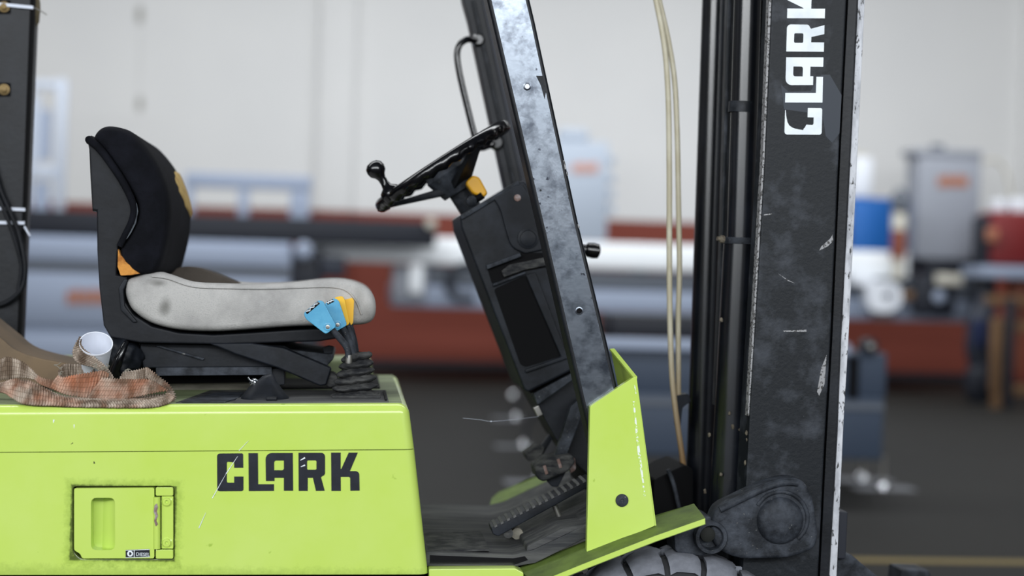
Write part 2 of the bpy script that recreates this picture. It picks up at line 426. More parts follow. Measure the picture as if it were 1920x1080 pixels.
# sticker with its word
st = prism('fuel_sticker', [(236, 1030.5), (281, 1029), (281.5, 1043.5), (236, 1045)], -.0036, -.003, M['blackdecal'], door, ref=0)
def word(name, txt, px, py, size_px, Y, m, parent, sx=1.0):
    cu = bpy.data.curves.new(name, 'FONT'); cu.body = txt; cu.size = size_px / pxm(0); cu.extrude = .0002
    o = bpy.data.objects.new(name, cu); COL.objects.link(o)
    dg = bpy.context.evaluated_depsgraph_get()
    me = bpy.data.meshes.new_from_object(o.evaluated_get(dg)); bpy.data.objects.remove(o)
    p = at(px, py, 0); p.y = Y
    T = Matrix.Translation(p) @ Matrix.Rotation(math.radians(1.7), 4, 'Y') @ Matrix.Rotation(math.pi / 2, 4, 'X') @ Matrix.Diagonal((sx, 1, 1, 1))
    me.transform(T)
    return link(name, me, m, parent, False)
prism('sticker_mark', circle_px(244.5, 1037.5, 5.6), -.0041, -.0037, M['whitepaint'], st, ref=0)
prism('sticker_mark_letter', [(242.6, 1034.6), (245.6, 1034.6), (247.6, 1037.5), (245.6, 1040.4), (242.6, 1040.4)], -.0045, -.0042, M['blackdecal'], st, ref=0)
word('sticker_word', 'DIESEL', 255, 1041.2, 8.6, -.0038, M['whitepaint'], st)
for a, b_ in (((236, 1030.8), (281, 1029.3)), ((236, 1044.6), (281.5, 1043.2))):
    prism('sticker_border', [a, b_, (b_[0], b_[1] + .9), (a[0], a[1] + .9)], -.0041, -.0037, M['whitepaint'], st, ref=0)
prism('sticker_border', [(251.5, 1031), (252.6, 1031), (252.6, 1044), (251.5, 1044)], -.0041, -.0037, M['whitepaint'], st, ref=0)

# the five letters, drawn in a grid of 3.177 units per pixel
def arc(cx, cy, r, a0, a1, n=5):
    return [(cx + r * math.cos(math.radians(a0 + (a1 - a0) * i / n)), cy + r * math.sin(math.radians(a0 + (a1 - a0) * i / n))) for i in range(n + 1)]
LET = {
 'C': ([*arc(103, 367, 17, 180, 270), *arc(231, 359, 10, 270, 360), (242, 435), (188, 435), (188, 403), *arc(153, 408, 9, 270, 180), *arc(153, 515, 9, 180, 90), (188, 524), (188, 487), (243, 487), *arc(231, 562, 12, 0, 90), *arc(102, 560, 15, 90, 180)], []),
 'L': ([(273, 348), (329, 348), (331, 533), (425, 533), (425, 573), (275, 574)], []),
 'A': ([(377, 514), *arc(412, 384, 37, 180, 270), (537, 347), (539, 572), (484, 572), (484, 495), (428, 495), (428, 514)], [[*arc(439, 405, 13, 180, 270), (484, 392), (484, 437), *arc(472, 438, 12, 0, 90), (426, 450)]]),
 'R': ([(571, 346), *arc(706, 369, 23, 270, 360), *arc(711, 466, 18, 0, 80), (705, 492), (727, 572), (675, 573), (657, 495), (626, 495), (626, 573), (572, 573)], [round_px([(622, 391), (678, 391), (678, 447), (622, 447)], 9)]),
 'K': ([(765, 345), (822, 345), (822, 442), (826, 442), (870, 345), (924, 345), (877, 455), *arc(910, 478, 23, 270, 360), (935, 571), (880, 572), (879, 507), *arc(868, 500, 11, 0, -90), (822, 489), (823, 573), (767, 573)], []),
}
for ch, (o_, h_) in LET.items():
    tr = lambda lp: [(380 + x / 3.177, 740 + y / 3.177) for x, y in lp]
    prism('letter_' + ch.lower(), tr(o_), -.0012, .0004, M['blackdecal'], hood, holes=[tr(h) for h in h_], ref=0, smooth=False)
# scratches that show the primer
def scratch(a, b_, wd, m, parent, Y=-.0016, ref=0):
    a, b_ = Vector(a), Vector(b_); n = (b_ - a).normalized(); n = Vector((-n.y, n.x)) * wd / 2
    prism('scratch', [tuple(a + n * .3), tuple(b_ + n), tuple(b_ - n), tuple(a - n * .3)], Y, Y + .0006, m, parent, ref=ref, smooth=False)
scratch((446, 855), (424, 888), 1.6, M['whitepaint'], hood); scratch((424, 888), (398, 934), 1.4, M['whitepaint'], hood)
scratch((386, 961), (373, 990), 1.6, M['whitepaint'], hood); scratch((466, 826), (448, 845), 1.2, M['whitepaint'], hood_lid)
scratch((563, 863), (572, 858), 3, M['whitepaint'], hood); scratch((564, 875), (572, 872), 3, M['whitepaint'], hood)
scratch((100, 793), (101, 787), 3, M['whitepaint'], hood_lid, -.0006); scratch((139, 803), (139, 796), 2, M['whitepaint'], hood_lid, -.0006)
scratch((176, 865), (177, 869), 3, M['grime_shade'], hood, -.0006); scratch((133, 833), (137, 830), 1.6, M['grime_shade'], hood_lid, -.0006)

# deck on top of the hood
d0, d1 = at(-700, 763, 0), at(766, 757, 0)
def dz(x): return d0.z + (d1.z - d0.z) * (x - d0.x) / (d1.x - d0.x)
def deck(px, Y, h=0.0):
    x = at(px, 745, Y).x
    return Vector((x, Y, dz(x) + h))
def slab(name, px0, px1, Y0, Y1, h0, h1, m, parent=FORK, bev=.0, skew=0):
    x0, x1 = at(px0, 745, Y0).x, at(px1, 745, Y0).x
    t, b_ = [], []
    for x, y in ((x0, Y0), (x1, Y0), (x1 + skew, Y1), (x0 + skew, Y1)):
        t.append((x, y, dz(x) + h1)); b_.append((x, y, dz(x) + h0))
    return solid(name, t, b_, m, parent, bev)
slab('deck_dust_film', -500, 754, .021, .97, -.001, .0008, M['deck_dust'])
con = slab('console_panel', 438, 729, .03, .36, -.002, .004, M['mat'], bev=.002)
slab('console_edge', 722, 726, .032, .3, .004, .0065, M['plastic_dark'], con)
slab('console_trim', 330, 437, .035, .4, -.002, .002, M['rubber'], FORK, skew=.04)
slab('deck_plate', 340, 424, .03, .3, .002, .004, M['black_dusty'], FORK, skew=.05)
slab('seat_plinth', -400, 470, .43, .95, -.002, .026, M['dust'], FORK, bev=.003)
slab('dark_deck', 470, 712, .44, .9, -.001, .004, M['plastic_dark'], FORK)
# far side console with its rounded front
prism('far_console', [(-200, 672), (696, 672), (704, 735), (-200, 740)], .8, HOODW, M['deck_dust'], FORK, bev=.018, seg=4)
slab('console_clip', 499, 519, .04, .07, .004, .011, M['plastic'], con, bev=.002)

# switch housing: a leaning rubber cone with a key
def ring3(c, ex, ey, rx, ry, n=24):
    return [c + ex * (rx * math.cos(2 * math.pi * i / n)) + ey * (ry * math.sin(2 * math.pi * i / n)) for i in range(n)]
X3, Y3, Z3 = Vector((1, 0, 0)), Vector((0, 1, 0)), Vector((0, 0, 1))
cY = .11
ca = deck(497, cY, .003)
sw = loft('switch_housing', [ring3(ca, X3, Y3, .051, .05), ring3(ca + Vector((0, 0, .005)), X3, Y3, .0505, .0495), ring3(at(497, 733, cY), X3, Y3, .040, .040),
                             ring3(at(497, 716, cY), X3, Y3, .026, .028), ring3(at(500, 707, cY), (X3 * .9 + Z3 * .25), Y3, .017, .02), ring3(at(501, 703, cY), (X3 * .9 + Z3 * .25), Y3, .012, .014)], M['plastic'], FORK, ang=50)
c_hi = at(474, 716, cY - .01)
kn = (-X3 * .80 + Z3 * .55 - Y3 * .2)
lathe('key_lock', c_hi - kn * .012, kn, [(.010, 0), (.010, .012), (.0075, .014), (.0075, .016), (.003, .016)], M['chrome'], sw, 18)
tube('key', [c_hi + kn * .003, c_hi + kn * .008, c_hi + kn * .013 + Z3 * .003], .0022, M['chrome'], sw, 8, 2)

# lever gaiter
bY = .17
base, topc = at(664, 747, bY), at(669, 662, bY)
secs = []
NR = 6; PER = 8
for k in range(NR * PER + 1):
    t = k / (NR * PER); ph = 2 * math.pi * (k / PER)
    rr = (46 + (27 - 46) * t) / pxm(bY); c = base.lerp(topc, t)
    bul = .5 - .5 * math.cos(ph); rr = rr * (.72 + .30 * bul ** .6)
    ringi = int(k / PER); tilt = [.06, .10, .14, .16, .12, .2, .1][min(ringi, 6)]
    sec = []
    for i in range(36):
        a = 2 * math.pi * i / 36; ca_, sa_ = math.cos(a), math.sin(a)
        e = (abs(ca_) ** 3.2 + abs(sa_) ** 3.2) ** (-1 / 3.2)
        jn = 1 + .05 * noise.noise(Vector((ca_ * 2 + ringi * 3.1, sa_ * 2, t * 9)))
        x, y = rr * e * ca_ * jn, rr * .92 * e * sa_ * jn
        sec.append(c + Vector((x, y, tilt * x + .003 * noise.noise(Vector((ca_ * 3, sa_ * 3, ringi * 5.0))))))
    secs.append(sec)
gaiter = loft('lever_gaiter', secs, M['rubber'], FORK, ang=80)
slab('gaiter_plate', 622, 714, .1, .25, .004, .009, M['rubber'], gaiter, bev=.002)
# four lever handles
def lever(pts, Y, th, m, stem, bolt, lab):
    p = prism('lever_knob', round_px(pts, 5, 3), Y, Y + th, m, FORK, bev=.0075, seg=4)
    tube('lever_stem', [at(x, y, Y + th / 2) for x, y in stem], .0072, M['black_dusty'], p, 10, 4)
    if bolt:
        lathe('knob_screw_cup', at(*bolt, Y) + Vector((0, -.0004, 0)), (0, -1, 0), [(.0085, -.001), (.0085, .0016), (.007, .0018), (.0065, .0004)], m, p, 20)
        lathe('knob_screw', at(*bolt, Y), (0, -1, 0), [(.0045, 0), (.0045, .002), (.002, .0024), (.0015, .001)], M['steel'], p, 14)
    if lab:
        a, b_ = Vector(lab[0]), Vector(lab[1]); d = (b_ - a).normalized(); n = Vector((-d.y, d.x))
        q = [a + d * 2, b_ - d * 1, b_ + n * 7, a + n * 6.5 + d * 1]
        lb = prism('knob_label', [tuple(v) for v in q], Y - .0008, Y + th * .9, M['gloss'], p, bev=.002, ref=Y)
        L = (b_ - a).length
        sq = [a + d * (L * (.12 + .095 * k)) + n * (2.6 + 1.6 * ((k * 7) % 3 - 1)) for k in range(9)]
        tube('label_mark', [at(v.x, v.y, Y - .0012) for v in sq], .0009, M['whitepaint'], p, 5, 3)
    return p
lever([(656, 560), (660, 558), (664, 563), (662, 607), (655, 611), (646, 600), (644, 562)], .235, .024, M['yellow'], [(655, 606), (664, 640), (668, 668)], None, None)
lever([(626, 558), (641, 555), (646, 560), (656, 607), (648, 612), (636, 600)], .195, .026, M['yellow'], [(650, 606), (662, 640), (667, 668)], None, None)
lever([(609, 568), (626, 559), (635, 563), (651, 610), (629, 622), (615, 600)], .155, .027, M['blue'], [(641, 612), (655, 640), (662, 662), (663, 672)], (633, 609), ((610, 567), (625, 559.5)))
lever([(569, 587), (597, 563), (606, 565), (631, 612), (611, 627), (573, 598)], .10, .030, M['blue'], [(622, 618), (637, 634), (651, 653), (654, 672)], (614.5, 613), ((570.5, 586), (596.5, 563.5)))
lathe('stem_collar', at(654, 676, .115), (0, 0, 1), [(.007, -.006), (.0075, 0), (.007, .012)], M['steel'], gaiter, 14)

# ---------------------------------------------------------------- seat
sY0, sY1 = .26, .76
def xz(pts, Y): return [(p.x, p.z) for p in (at(x, y, Y) for x, y in pts)]
def sec_at(prof, Y, cen, k, dzf=None):
    out = []
    for x, z in prof:
        q = Vector((cen[0] + (x - cen[0]) * k, Y, cen[1] + (z - cen[1]) * k))
        if dzf: q.z += dzf(x, z)
        out.append(q)
    return out
def cushion(name, outline, m, parent, slices, n=5, lift=None, inset=.014):
    pr = crom(xz(outline, sY0), n, True); pr = [(p[0], p[1]) for p in pr]
    N = len(pr)
    area2 = sum(pr[i][0] * pr[(i + 1) % N][1] - pr[(i + 1) % N][0] * pr[i][1] for i in range(N))
    sg = 1 if area2 > 0 else -1
    nrm = []
    for i in range(N):
        a, b_ = pr[i - 1], pr[(i + 1) % N]
        t = Vector((b_[0] - a[0], b_[1] - a[1])).normalized()
        nrm.append((t.y * sg, -t.x * sg))
    secs = []
    for Y, ins in slices:
        secs.append([Vector((p[0] - q[0] * ins, Y, p[1] - q[1] * ins + (lift(p[0], p[1], Y, q) if lift else 0))) for p, q in zip(pr, nrm)])
    return loft(name, secs, m, parent), pr, nrm
SEAT_OUT = [(233, 540), (243, 521), (293, 510), (318, 514), (362, 528), (420, 531), (480, 532), (539, 530), (594, 524), (636, 523), (670, 530), (693, 543), (704, 565), (703, 592), (690, 606), (660, 610), (600, 611), (540, 613), (470, 618), (400, 622), (335, 619), (285, 607), (250, 585), (236, 562)]
zt = at(400, 528, sY0).z; xr = at(440, 528, sY0).x; xl = at(233, 528, sY0).x
def slift(x, z, Y, q):
    if q[1] < .3: return 0
    t = max(0, min(1, (xr - x) / (xr - xl)))
    far = .018 * t if Y > .66 else 0
    mid = -.022 * math.sin(math.pi * min(1, max(0, (Y - .3) / .42))) if .3 < Y < .72 else 0
    return far + mid
sl = [(.26, .016), (.264, .008), (.272, .003), (.285, 0), (.33, 0), (.38, 0), (.45, 0), (.55, 0), (.64, 0), (.70, 0), (.735, 0), (.748, .003), (.756, .008), (.76, .016)]
seat, _, _ = cushion('seat_cushion', SEAT_OUT, M['fabric_grey'], FORK, sl, lift=slift)
tube('seat_seam', [at(x, y, .258) for x, y in ((285, 518), (315, 522), (362, 537), (430, 540), (500, 541), (560, 539), (620, 538), (650, 545), (668, 565), (678, 590))], .0022, M['fabric_grey'], seat, 6, 4)
def stains(m, spots, col):
    nt = m.node_tree; b = nt.nodes['Principled BSDF']; last = b.inputs['Base Color'].links[0].from_socket
    tc = nt.nodes.new('ShaderNodeTexCoord')
    for px, py, rx, rz, k in spots:
        p = at(px, py, sY0); p.y = 0
        v = nt.nodes.new('ShaderNodeVectorMath'); v.operation = 'SUBTRACT'; v.inputs[1].default_value = p
        nt.links.new(tc.outputs['Object'], v.inputs[0])
        q = nt.nodes.new('ShaderNodeVectorMath'); q.operation = 'MULTIPLY'; q.inputs[1].default_value = (1 / rx, 0, 1 / rz)
        nt.links.new(v.outputs[0], q.inputs[0])
        l = nt.nodes.new('ShaderNodeVectorMath'); l.operation = 'LENGTH'; nt.links.new(q.outputs[0], l.inputs[0])
        rr = nt.nodes.new('ShaderNodeMapRange'); rr.inputs['From Min'].default_value = 1.6; rr.inputs['From Max'].default_value = .2; rr.inputs['To Max'].default_value = k
        nt.links.new(l.outputs['Value'], rr.inputs['Value'])
        x = nt.nodes.new('ShaderNodeMix'); x.data_type = 'RGBA'; x.inputs['B'].default_value = (*lin(col), 1)
        nt.links.new(last, x.inputs['A']); nt.links.new(rr.outputs[0], x.inputs['Factor']); last = x.outputs['Result']
    nt.links.new(last, b.inputs['Base Color'])
stains(M['hose'], [(1280, 930, .6, .24, 1.0)], (140, 108, 68))
stains(M['fabric_grey'], [(311, 574, .010, .016, .8), (306, 580, .010, .012, .6), (298, 531, .014, .006, .8), (284, 526, .02, .008, .4), (690, 590, .012, .02, .6), (672, 560, .01, .03, .35), (250, 590, .03, .02, .3)], (120, 119, 115))
prism('far_bolster', crom([(312, 522), (326, 506), (345, 499.5), (368, 501), (395, 510), (425, 522), (450, 532)], 4) + [(440, 548), (318, 548)], .62, .755, M['bolster'], FORK, bev=.012, seg=4)  # brown grey colour holds both the far side's shadow and its dirt
BACK_OUT = [(174, 262), (180, 245), (197, 235), (225, 238), (250, 250), (282, 287), (305, 330), (317, 375), (316, 425), (307, 470), (293, 508), (262, 516), (232, 515), (221, 497), (224, 466), (240, 442), (254, 412), (256, 385), (240, 350), (214, 310), (192, 280)]
bsl = [(.26, .012), (.266, .006), (.275, .002), (.29, 0), (.34, 0), (.42, 0), (.55, 0), (.66, 0), (.72, 0), (.745, .002), (.754, .006), (.76, .012)]
def blift(x, z, Y, q): return 0
back, bpr, bn = cushion('backrest_cushion', BACK_OUT, M['fabric_black'], FORK, bsl)
# shell and piping
SHELL = [(163, 262), (170, 252), (182, 262), (200, 290), (228, 330), (250, 372), (252, 400), (240, 435), (222, 460), (219, 515), (240, 519), (231, 540), (234, 565), (250, 590), (285, 612), (335, 624), (400, 628), (470, 624), (560, 618), (645, 615), (648, 632), (600, 640), (420, 646), (262, 643), (207, 633), (194, 610), (186, 540), (182, 470), (181, 395), (173, 394), (170, 330), (168, 285)]
shell = prism('seat_shell', SHELL, .272, .75, M['shell'], FORK, bev=.006, seg=2)
prism('shell_rib', [(233, 522), (240, 524), (231, 545), (234, 575), (258, 604), (250, 606), (226, 582), (222, 540)], .266, .29, M['plastic'], shell, bev=.003)
prism('shell_cover', [(166, 262), (176, 262), (181, 330), (185, 394), (173, 397), (169, 330)], .29, .74, M['gloss'], shell, bev=.004)
tube('seat_piping', [at(x, y, .262) for x, y in ((166, 262), (184, 276), (206, 304), (232, 344), (250, 384), (248, 412), (234, 442), (224, 462))], lambda t: .009 - .002 * t, M['fabric_black'], shell, 10, 5)
tube('seat_piping_top', [at(167, 262, .262), at(167, 262, .262) + Y3 * .24, at(167, 262, .262) + Y3 * .48], .009, M['fabric_black'], shell, 10, 1)
# torn foam on the front face of the backrest
def foam_patch():
    pts3 = []
    front = [(p, q) for p, q in zip(bpr, bn) if q[0] > .25]
    zlo, zhi = at(330, 400, .26).z, at(330, 296, .26).z
    front = sorted([(p, q) for p, q in front if zlo - .006 <= p[1] <= zhi + .006], key=lambda e: e[0][1])
    top, bot = [], []
    rows = []
    n = len(front)
    for i, (p, q) in enumerate(front):
        t = i / (n - 1)
        ya = .72 - .25 * math.sin(math.pi * min(1, t * 1.02)) ** .7 * (1 - .45 * (1 - t)) + .02 * math.sin(i * 2.3)
        rows.append([Vector((p[0] + q[0] * o, ya + (.752 - ya) * k / 6, p[1] + q[1] * o)) for k in range(7)
                     for o in [(.0035 if 0 < k < 6 and 0 < i < n - 1 else -.002)]])
    return loft('torn_foam', rows, M['foam_tan'], back, closed_secs=False)
foam_patch()
prism('torn_foam_corner', [(221, 466), (226, 478), (231, 483), (236, 491), (243, 497), (249, 504), (262, 513), (246, 516), (226, 517), (220, 500)], .255, .28, M['foam_orange'], back, bev=.002)
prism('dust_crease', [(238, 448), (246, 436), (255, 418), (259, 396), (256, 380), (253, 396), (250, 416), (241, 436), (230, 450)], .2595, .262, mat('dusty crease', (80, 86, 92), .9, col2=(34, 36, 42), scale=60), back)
# suspension below the seat
SD = M['plastic']
sus = prism('seat_suspension', [(262, 644), (420, 646), (500, 664), (512, 688), (268, 690)], .31, .70, SD, FORK, bev=.003)
prism('suspension_rib', [(290, 649), (300, 648), (384, 672), (380, 676)], .303, .312, M['black_dusty'], sus, bev=.002)
prism('slide_rail', [(292, 689), (510, 688), (510, 703), (292, 705)], .30, .34, M['black_dusty'], FORK, bev=.002)
prism('slide_rail', [(292, 689), (510, 688), (510, 703), (292, 705)], .66, .70, M['black_dusty'], FORK, bev=.002)
prism('rail_block', [(508, 691), (534, 690), (534, 722), (500, 724)], .31, .37, M['plastic'], FORK, bev=.003)
prism('scissor_arm', [(392, 644), (470, 643), (532, 652), (622, 690), (612, 722), (600, 724), (520, 690), (440, 664)], .27, .31, SD, FORK, bev=.004, seg=3)
prism('lower_pan', [(470, 642), (534, 648), (545, 655), (618, 664), (624, 662), (626, 672), (614, 686), (590, 690), (520, 676)], .32, .68, M['black_dusty'], FORK, bev=.004)
prism('pan_hook', [(604, 652), (616, 648), (626, 650), (624, 662), (608, 664)], .35, .38, SD, FORK, bev=.002)
prism('arm_pivot', circle_px(620, 712, 14, 16), .28, .34, M['rubber'], FORK, bev=.003)
prism('under_seat_box', [(200, 644), (420, 648), (500, 690), (512, 716), (210, 722)], .40, .66, M['plastic_dark'], FORK)
# crumpled black rubber cover beside the seat base
def blob(name, c, rx, ry, rz, m, parent, amp=.18, f=3.0, sub=4, seed=0):
    bm = bmesh.new(); bmesh.ops.create_icosphere(bm, subdivisions=sub, radius=1)
    for v in bm.verts:
        k = 1 + amp * noise.noise(v.co * f + Vector((seed, 0, 0))) + amp * .4 * noise.noise(v.co * f * 2.7)
        v.co = Vector((v.co.x * rx * k, v.co.y * ry * k, v.co.z * rz * k)) + c
    return from_bm(name, bm, m, parent, True, 80)
blob('rubber_cover', at(226, 672, .30), .045, .05, .05, M['plastic'], FORK, .35, 2.2, 4, 3)
tube('cover_fold', [at(238, 640, .262), at(231, 655, .255), at(222, 675, .252), at(214, 700, .26)], lambda t: .005 + .008 * t, M['gloss'], FORK, 10, 4)
# brown leathercloth deck behind the seat
prism('rear_deck_cover', crom([(-90, 560), (-40, 600), (0, 632), (30, 656), (70, 670), (120, 680), (180, 690)], 4) + [(180, 722), (-90, 728)], .40, .62, M['tan'], FORK, bev=.004)

# ---------------------------------------------------------------- rear post with cables
pY = .78
post = prism('rear_post', [(-45, -320), (76, -320), (62, 0), (50, 300), (44, 450), (34, 665), (34, 720), (-60, 720)], pY, pY + .08, BK, FORK, bev=.005, seg=3)
prism('post_edge', [(66, -320), (77, -320), (63, 0), (51, 300), (45, 450), (35, 665), (30, 665), (39, 450), (45, 300), (56, 0)], pY - .004, pY + .03, M['plastic_dark'], post, bev=.003)
for y, r in ((13, 7), (168, 7)):
    lathe('post_bolt', at(8, y, pY), (0, -1, 0), [(.014, -.002), (.014, .003), (.008, .004), (.008, .01), (.003, .011)], M['brass'], post, 12)
    prism('bolt_plate', round_px([(-10, y - 13), (20, y - 13), (20, y + 13), (-10, y + 13)], 4), pY - .002, pY, M['plastic_dark'], post)
for a, b_ in (((-20, 3), (62, 11)), ((-20, 387), (47, 390)), ((-20, 414), (46, 415))):
    prism('cable_tie', [a, b_, (b_[0], b_[1] + 6), (a[0], a[1] + 6)], pY - .009, pY - .005, M['tie'], post)
tube('tie_tail', [at(46, 425, pY - .008), at(51, 434, pY - .012), at(56, 442, pY - .012)], .0028, M['tie'], post, 6, 2)
tube('tie_tail', [at(62, 14, pY - .008), at(72, 18, pY), at(88, 28, pY + .01)], .0015, M['steel'], post, 6, 2)
tube('post_cable', [at(-14, 300, pY - .012), at(0, 352, pY - .014), at(18, 395, pY - .014), at(36, 440, pY - .014), at(46, 490, pY - .02), at(46, 522, pY - .02), at(36, 548, pY - .02), at(10, 568, pY - .016), at(-20, 575, pY - .014)], .006, M['shell'], post, 8, 5)
tube('post_cable', [at(-20, 330, pY - .012), at(8, 395, pY - .022), at(28, 450, pY - .022), at(40, 500, pY - .02), at(34, 545, pY - .02)], .005, M['shell'], post, 8, 5)
blob('foam_pad', at(63, 16, pY + .06), .016, .03, .055, M['olive'], post, .15)

# ---------------------------------------------------------------- front pillars
def pillar(name, L, Rr, Y0, Y1, holes, parent=FORK):
    pts = [(x, y) for x, y in L] + [(x, y) for x, y in reversed(Rr)]
    bm_h = [circle_px(x, y, r, 16) for x, y, r in holes]
    p = prism(name, pts, Y0, Y1, BK, parent, bev=.007, seg=3)
    dx = 8
    pts2 = [(x + dx, y) for x, y in L] + [(x - dx, y) for x, y in reversed(Rr)]
    prism('worn_face', pts2, Y0 - .0012, Y0 + .0005, M['worn'], p, holes=bm_h, smooth=False)
    return p
NL = [(840, -320), (913.5, 0), (923, 40), (1011, 416), (1063, 640), (1112, 850)]
NR_ = [(915, -320), (993.5, 0), (1003, 40), (1084, 416), (1138, 640), (1172, 790)]
HO = [(988.5, 162, 5.5), (1086, 583, 5), (1013.5, 357, 2)]
pil = pillar('front_pillar', NL, NR_, .02, .10, HO)
for (x, y, r) in HO:
    if r < 3: continue
    lathe('hole_ring', at(x, y, .0185), (0, -1, 0), [(.0085, -.001), (.0085, .0012), (.0062, .0016), (.0058, .0004), (.0058, -.001)], M['worn'], pil, 20)
    lathe('hole_bore', at(x, y, .0185), (0, -1, 0), [(.0052, -.0005), (.0052, .0006)], M['plastic_dark'] if r == 5 else M['cup'], pil, 16)
prism('paint_scar', [(1005, 142), (1018, 142), (1024, 172), (1021, 186), (1014, 160)], .0184, .0192, M['mast'], pil)
# chipped front edge
for (x, y, l) in ((1056, 300, 16), (1061, 320, 8), (1083, 420, 6)):
    prism('edge_chip', [(x, y), (x + 3, y + 2), (x + 3 + l * .2, y + l), (x + l * .2, y + l + 2)], .0185, .03, M['edge'], pil)
fp = prism('far_pillar', [(812, -320), (868, 0), (879, 40), (944, 342), (1010, 640), (1062, 880), (1120, 880), (1072, 640), (1012, 342), (946, 40), (936, 0), (872, -320)], .86, .93, BK, FORK, bev=.006, seg=2)
prism('pillar_channel', [(884, 0), (891, 0), (971, 360), (964, 360)], .852, .866, M['mast'], fp, bev=.003)
prism('pillar_channel', [(903, 0), (925, 0), (1003, 360), (981, 360)], .855, .866, M['bdark'], fp, bev=.003)
gh = tube('grab_handle', [at(x, y, Y) for x, y, Y in ((900, 76, .87), (892, 76, .85), (876, 74, .83), (862, 84, .82), (857, 104, .82), (862, 140, .82), (874, 192, .82), (890, 255, .82), (900, 276, .82), (914, 274, .83), (930, 268, .86))], .0085, M['gloss'], FORK, 12, 5)
lathe('handle_mount', at(896, 76, .866), (0, -1, 0), [(.017, 0), (.017, .015), (.012, .022)], M['gloss'], gh, 16)
lathe('handle_mount', at(930, 268, .866), (0, -1, 0), [(.02, 0), (.02, .015), (.014, .022)], M['gloss'], gh, 16)

# ---------------------------------------------------------------- steering wheel
wY = .5
e1 = (at(943, 237, wY) - at(715, 384, wY)); RAD = e1.length / 2; e1.normalize()
wc = (at(943, 237, wY) + at(715, 384, wY)) / 2
wn = Vector((-e1.z, 0, e1.x))
bm = bmesh.new(); rings = []
NS, NT = 120, 14
for i in range(NS):
    a = 2 * math.pi * i / NS; rad = e1 * math.cos(a) + Y3 * math.sin(a); c = wc + rad * RAD
    ring = []
    for k in range(NT):
        b_ = 2 * math.pi * k / NT
        r = .0145
        if math.sin(b_) < -.1: r += .0028 * math.sin(a * 30)
        ring.append(bm.verts.new(c + rad * (r * math.cos(b_)) + wn * (r * 1.05 * math.sin(b_))))
    rings.append(ring)
for i in range(NS):
    a, b_ = rings[i], rings[(i + 1) % NS]
    for k in range(NT): bm.faces.new((a[k], a[(k + 1) % NT], b_[(k + 1) % NT], b_[k]))
wheel = from_bm('steering_wheel_rim', bm, M['gloss'], FORK, True, 80)
for a in (math.radians(180), math.radians(62), math.radians(-62)):
    rad = e1 * math.cos(a) + Y3 * math.sin(a); sd = wn.cross(rad)
    q0, q1 = wc + rad * (RAD - .004) - wn * .004, wc + rad * .03 - wn * .045
    solid('spoke', [q0 + sd * .016, q0 - sd * .016, q1 - sd * .03, q1 + sd * .03],
          [q0 + sd * .016 - wn * .009, q0 - sd * .016 - wn * .009, q1 - sd * .03 - wn * .02, q1 + sd * .03 - wn * .02], M['plastic'], wheel, .003)
lathe('wheel_hub', wc, -wn, [(.03, -.004), (.05, .006), (.056, .022), (.041, .074)], M['black_dusty'], wheel, 28)
tube('hub_cap', [wc + wn * .004, wc + wn * .01], .022, M['gloss'], wheel, 18, 1)
tube('steering_column', [wc - wn * .06, wc - wn * .14], .027, M['black_dusty'], FORK, 18, 1)
kb = at(752, 352, .44)
kb = wc + e1 * (-RAD * .82) + Y3 * (-RAD * .5) + wn * .006
kp = lathe('spinner_knob', kb, wn, [(.024, -.012), (.026, .0), (.023, .012), (.012, .020), (.0095, .03), (.0095, .042), (.013, .05), (.02, .057), (.0225, .068), (.0205, .078), (.013, .085), (.004, .0875)], M['gloss'], wheel, 26, 60)
prism('column_lever', round_px([(872, 343), (887, 328), (899, 332), (915, 362), (909, 370), (887, 364)], 7), .43, .47, M['ochre'], FORK, bev=.006, seg=3)
tube('column_lever_stalk', [at(880, 372, .45), at(888, 376, .44), at(905, 366, .43)], .009, M['plastic_dark'], FORK, 10, 3)
lathe('column_clamp', at(884, 377, .42), (0, -1, 0), [(.012, 0), (.012, .012), (.006, .016)], M['black_dusty'], FORK, 12)

# ---------------------------------------------------------------- dash cowl
kY = .36
cowl = prism('dash_cowl', [(862, 404), (970, 340), (984, 339), (1012, 392), (1072, 640), (1082, 690), (990, 736), (982, 730), (865, 428)], kY, .68, M['plastic'], FORK, bev=.006, seg=3)
prism('cowl_top_lip', [(862, 405), (972, 338), (976, 346), (866, 413)], kY - .006, .685, M['black_dusty'], cowl, bev=.003)
prism('cowl_side_panel', crom([(925, 372), (938, 394), (948, 430), (960, 462), (985, 476)], 4) + [(1022, 468), (1000, 376), (980, 346), (968, 346)], kY - .008, kY + .01, M['plastic'], cowl, bev=.004)
lathe('cowl_button', at(990, 447, kY - .008), (0, -1, 0), [(.024, 0), (.024, .003), (.019, .0045), (.018, .0025), (.012, .004), (.002, .0045)], M['plastic'], cowl, 28)
lathe('cowl_screw', at(970, 371, kY - .008), (0, -1, 0), [(.008, 0), (.008, .003), (.003, .004)], M['rust'], cowl, 14)
sl_ = prism('cowl_slot', [(912, 497), (975, 474), (1022, 474), (1030, 500), (985, 508), (930, 533), (922, 530)], kY - .003, kY + .004, M['plastic_dark'], cowl)
prism('slot_ledge', [(912, 497), (975, 474), (978, 481), (914, 505)], kY - .016, kY, M['black_dusty'], cowl, bev=.002)
prism('slot_ledge', [(924, 532), (985, 509), (986, 513), (925, 537)], kY - .014, kY, M['black_dusty'], cowl, bev=.0015)
prism('slot_latch', [(940, 508), (955, 496), (1022, 482), (1026, 498), (985, 506), (945, 520)], kY - .012, kY, M['rubber'], cowl, bev=.003)
prism('pocket_panel', round_px([(926, 542), (985, 516), (1000, 540), (1052, 668), (986, 688), (976, 684)], 6), kY - .002, kY + .003, M['plastic_dark'], cowl)
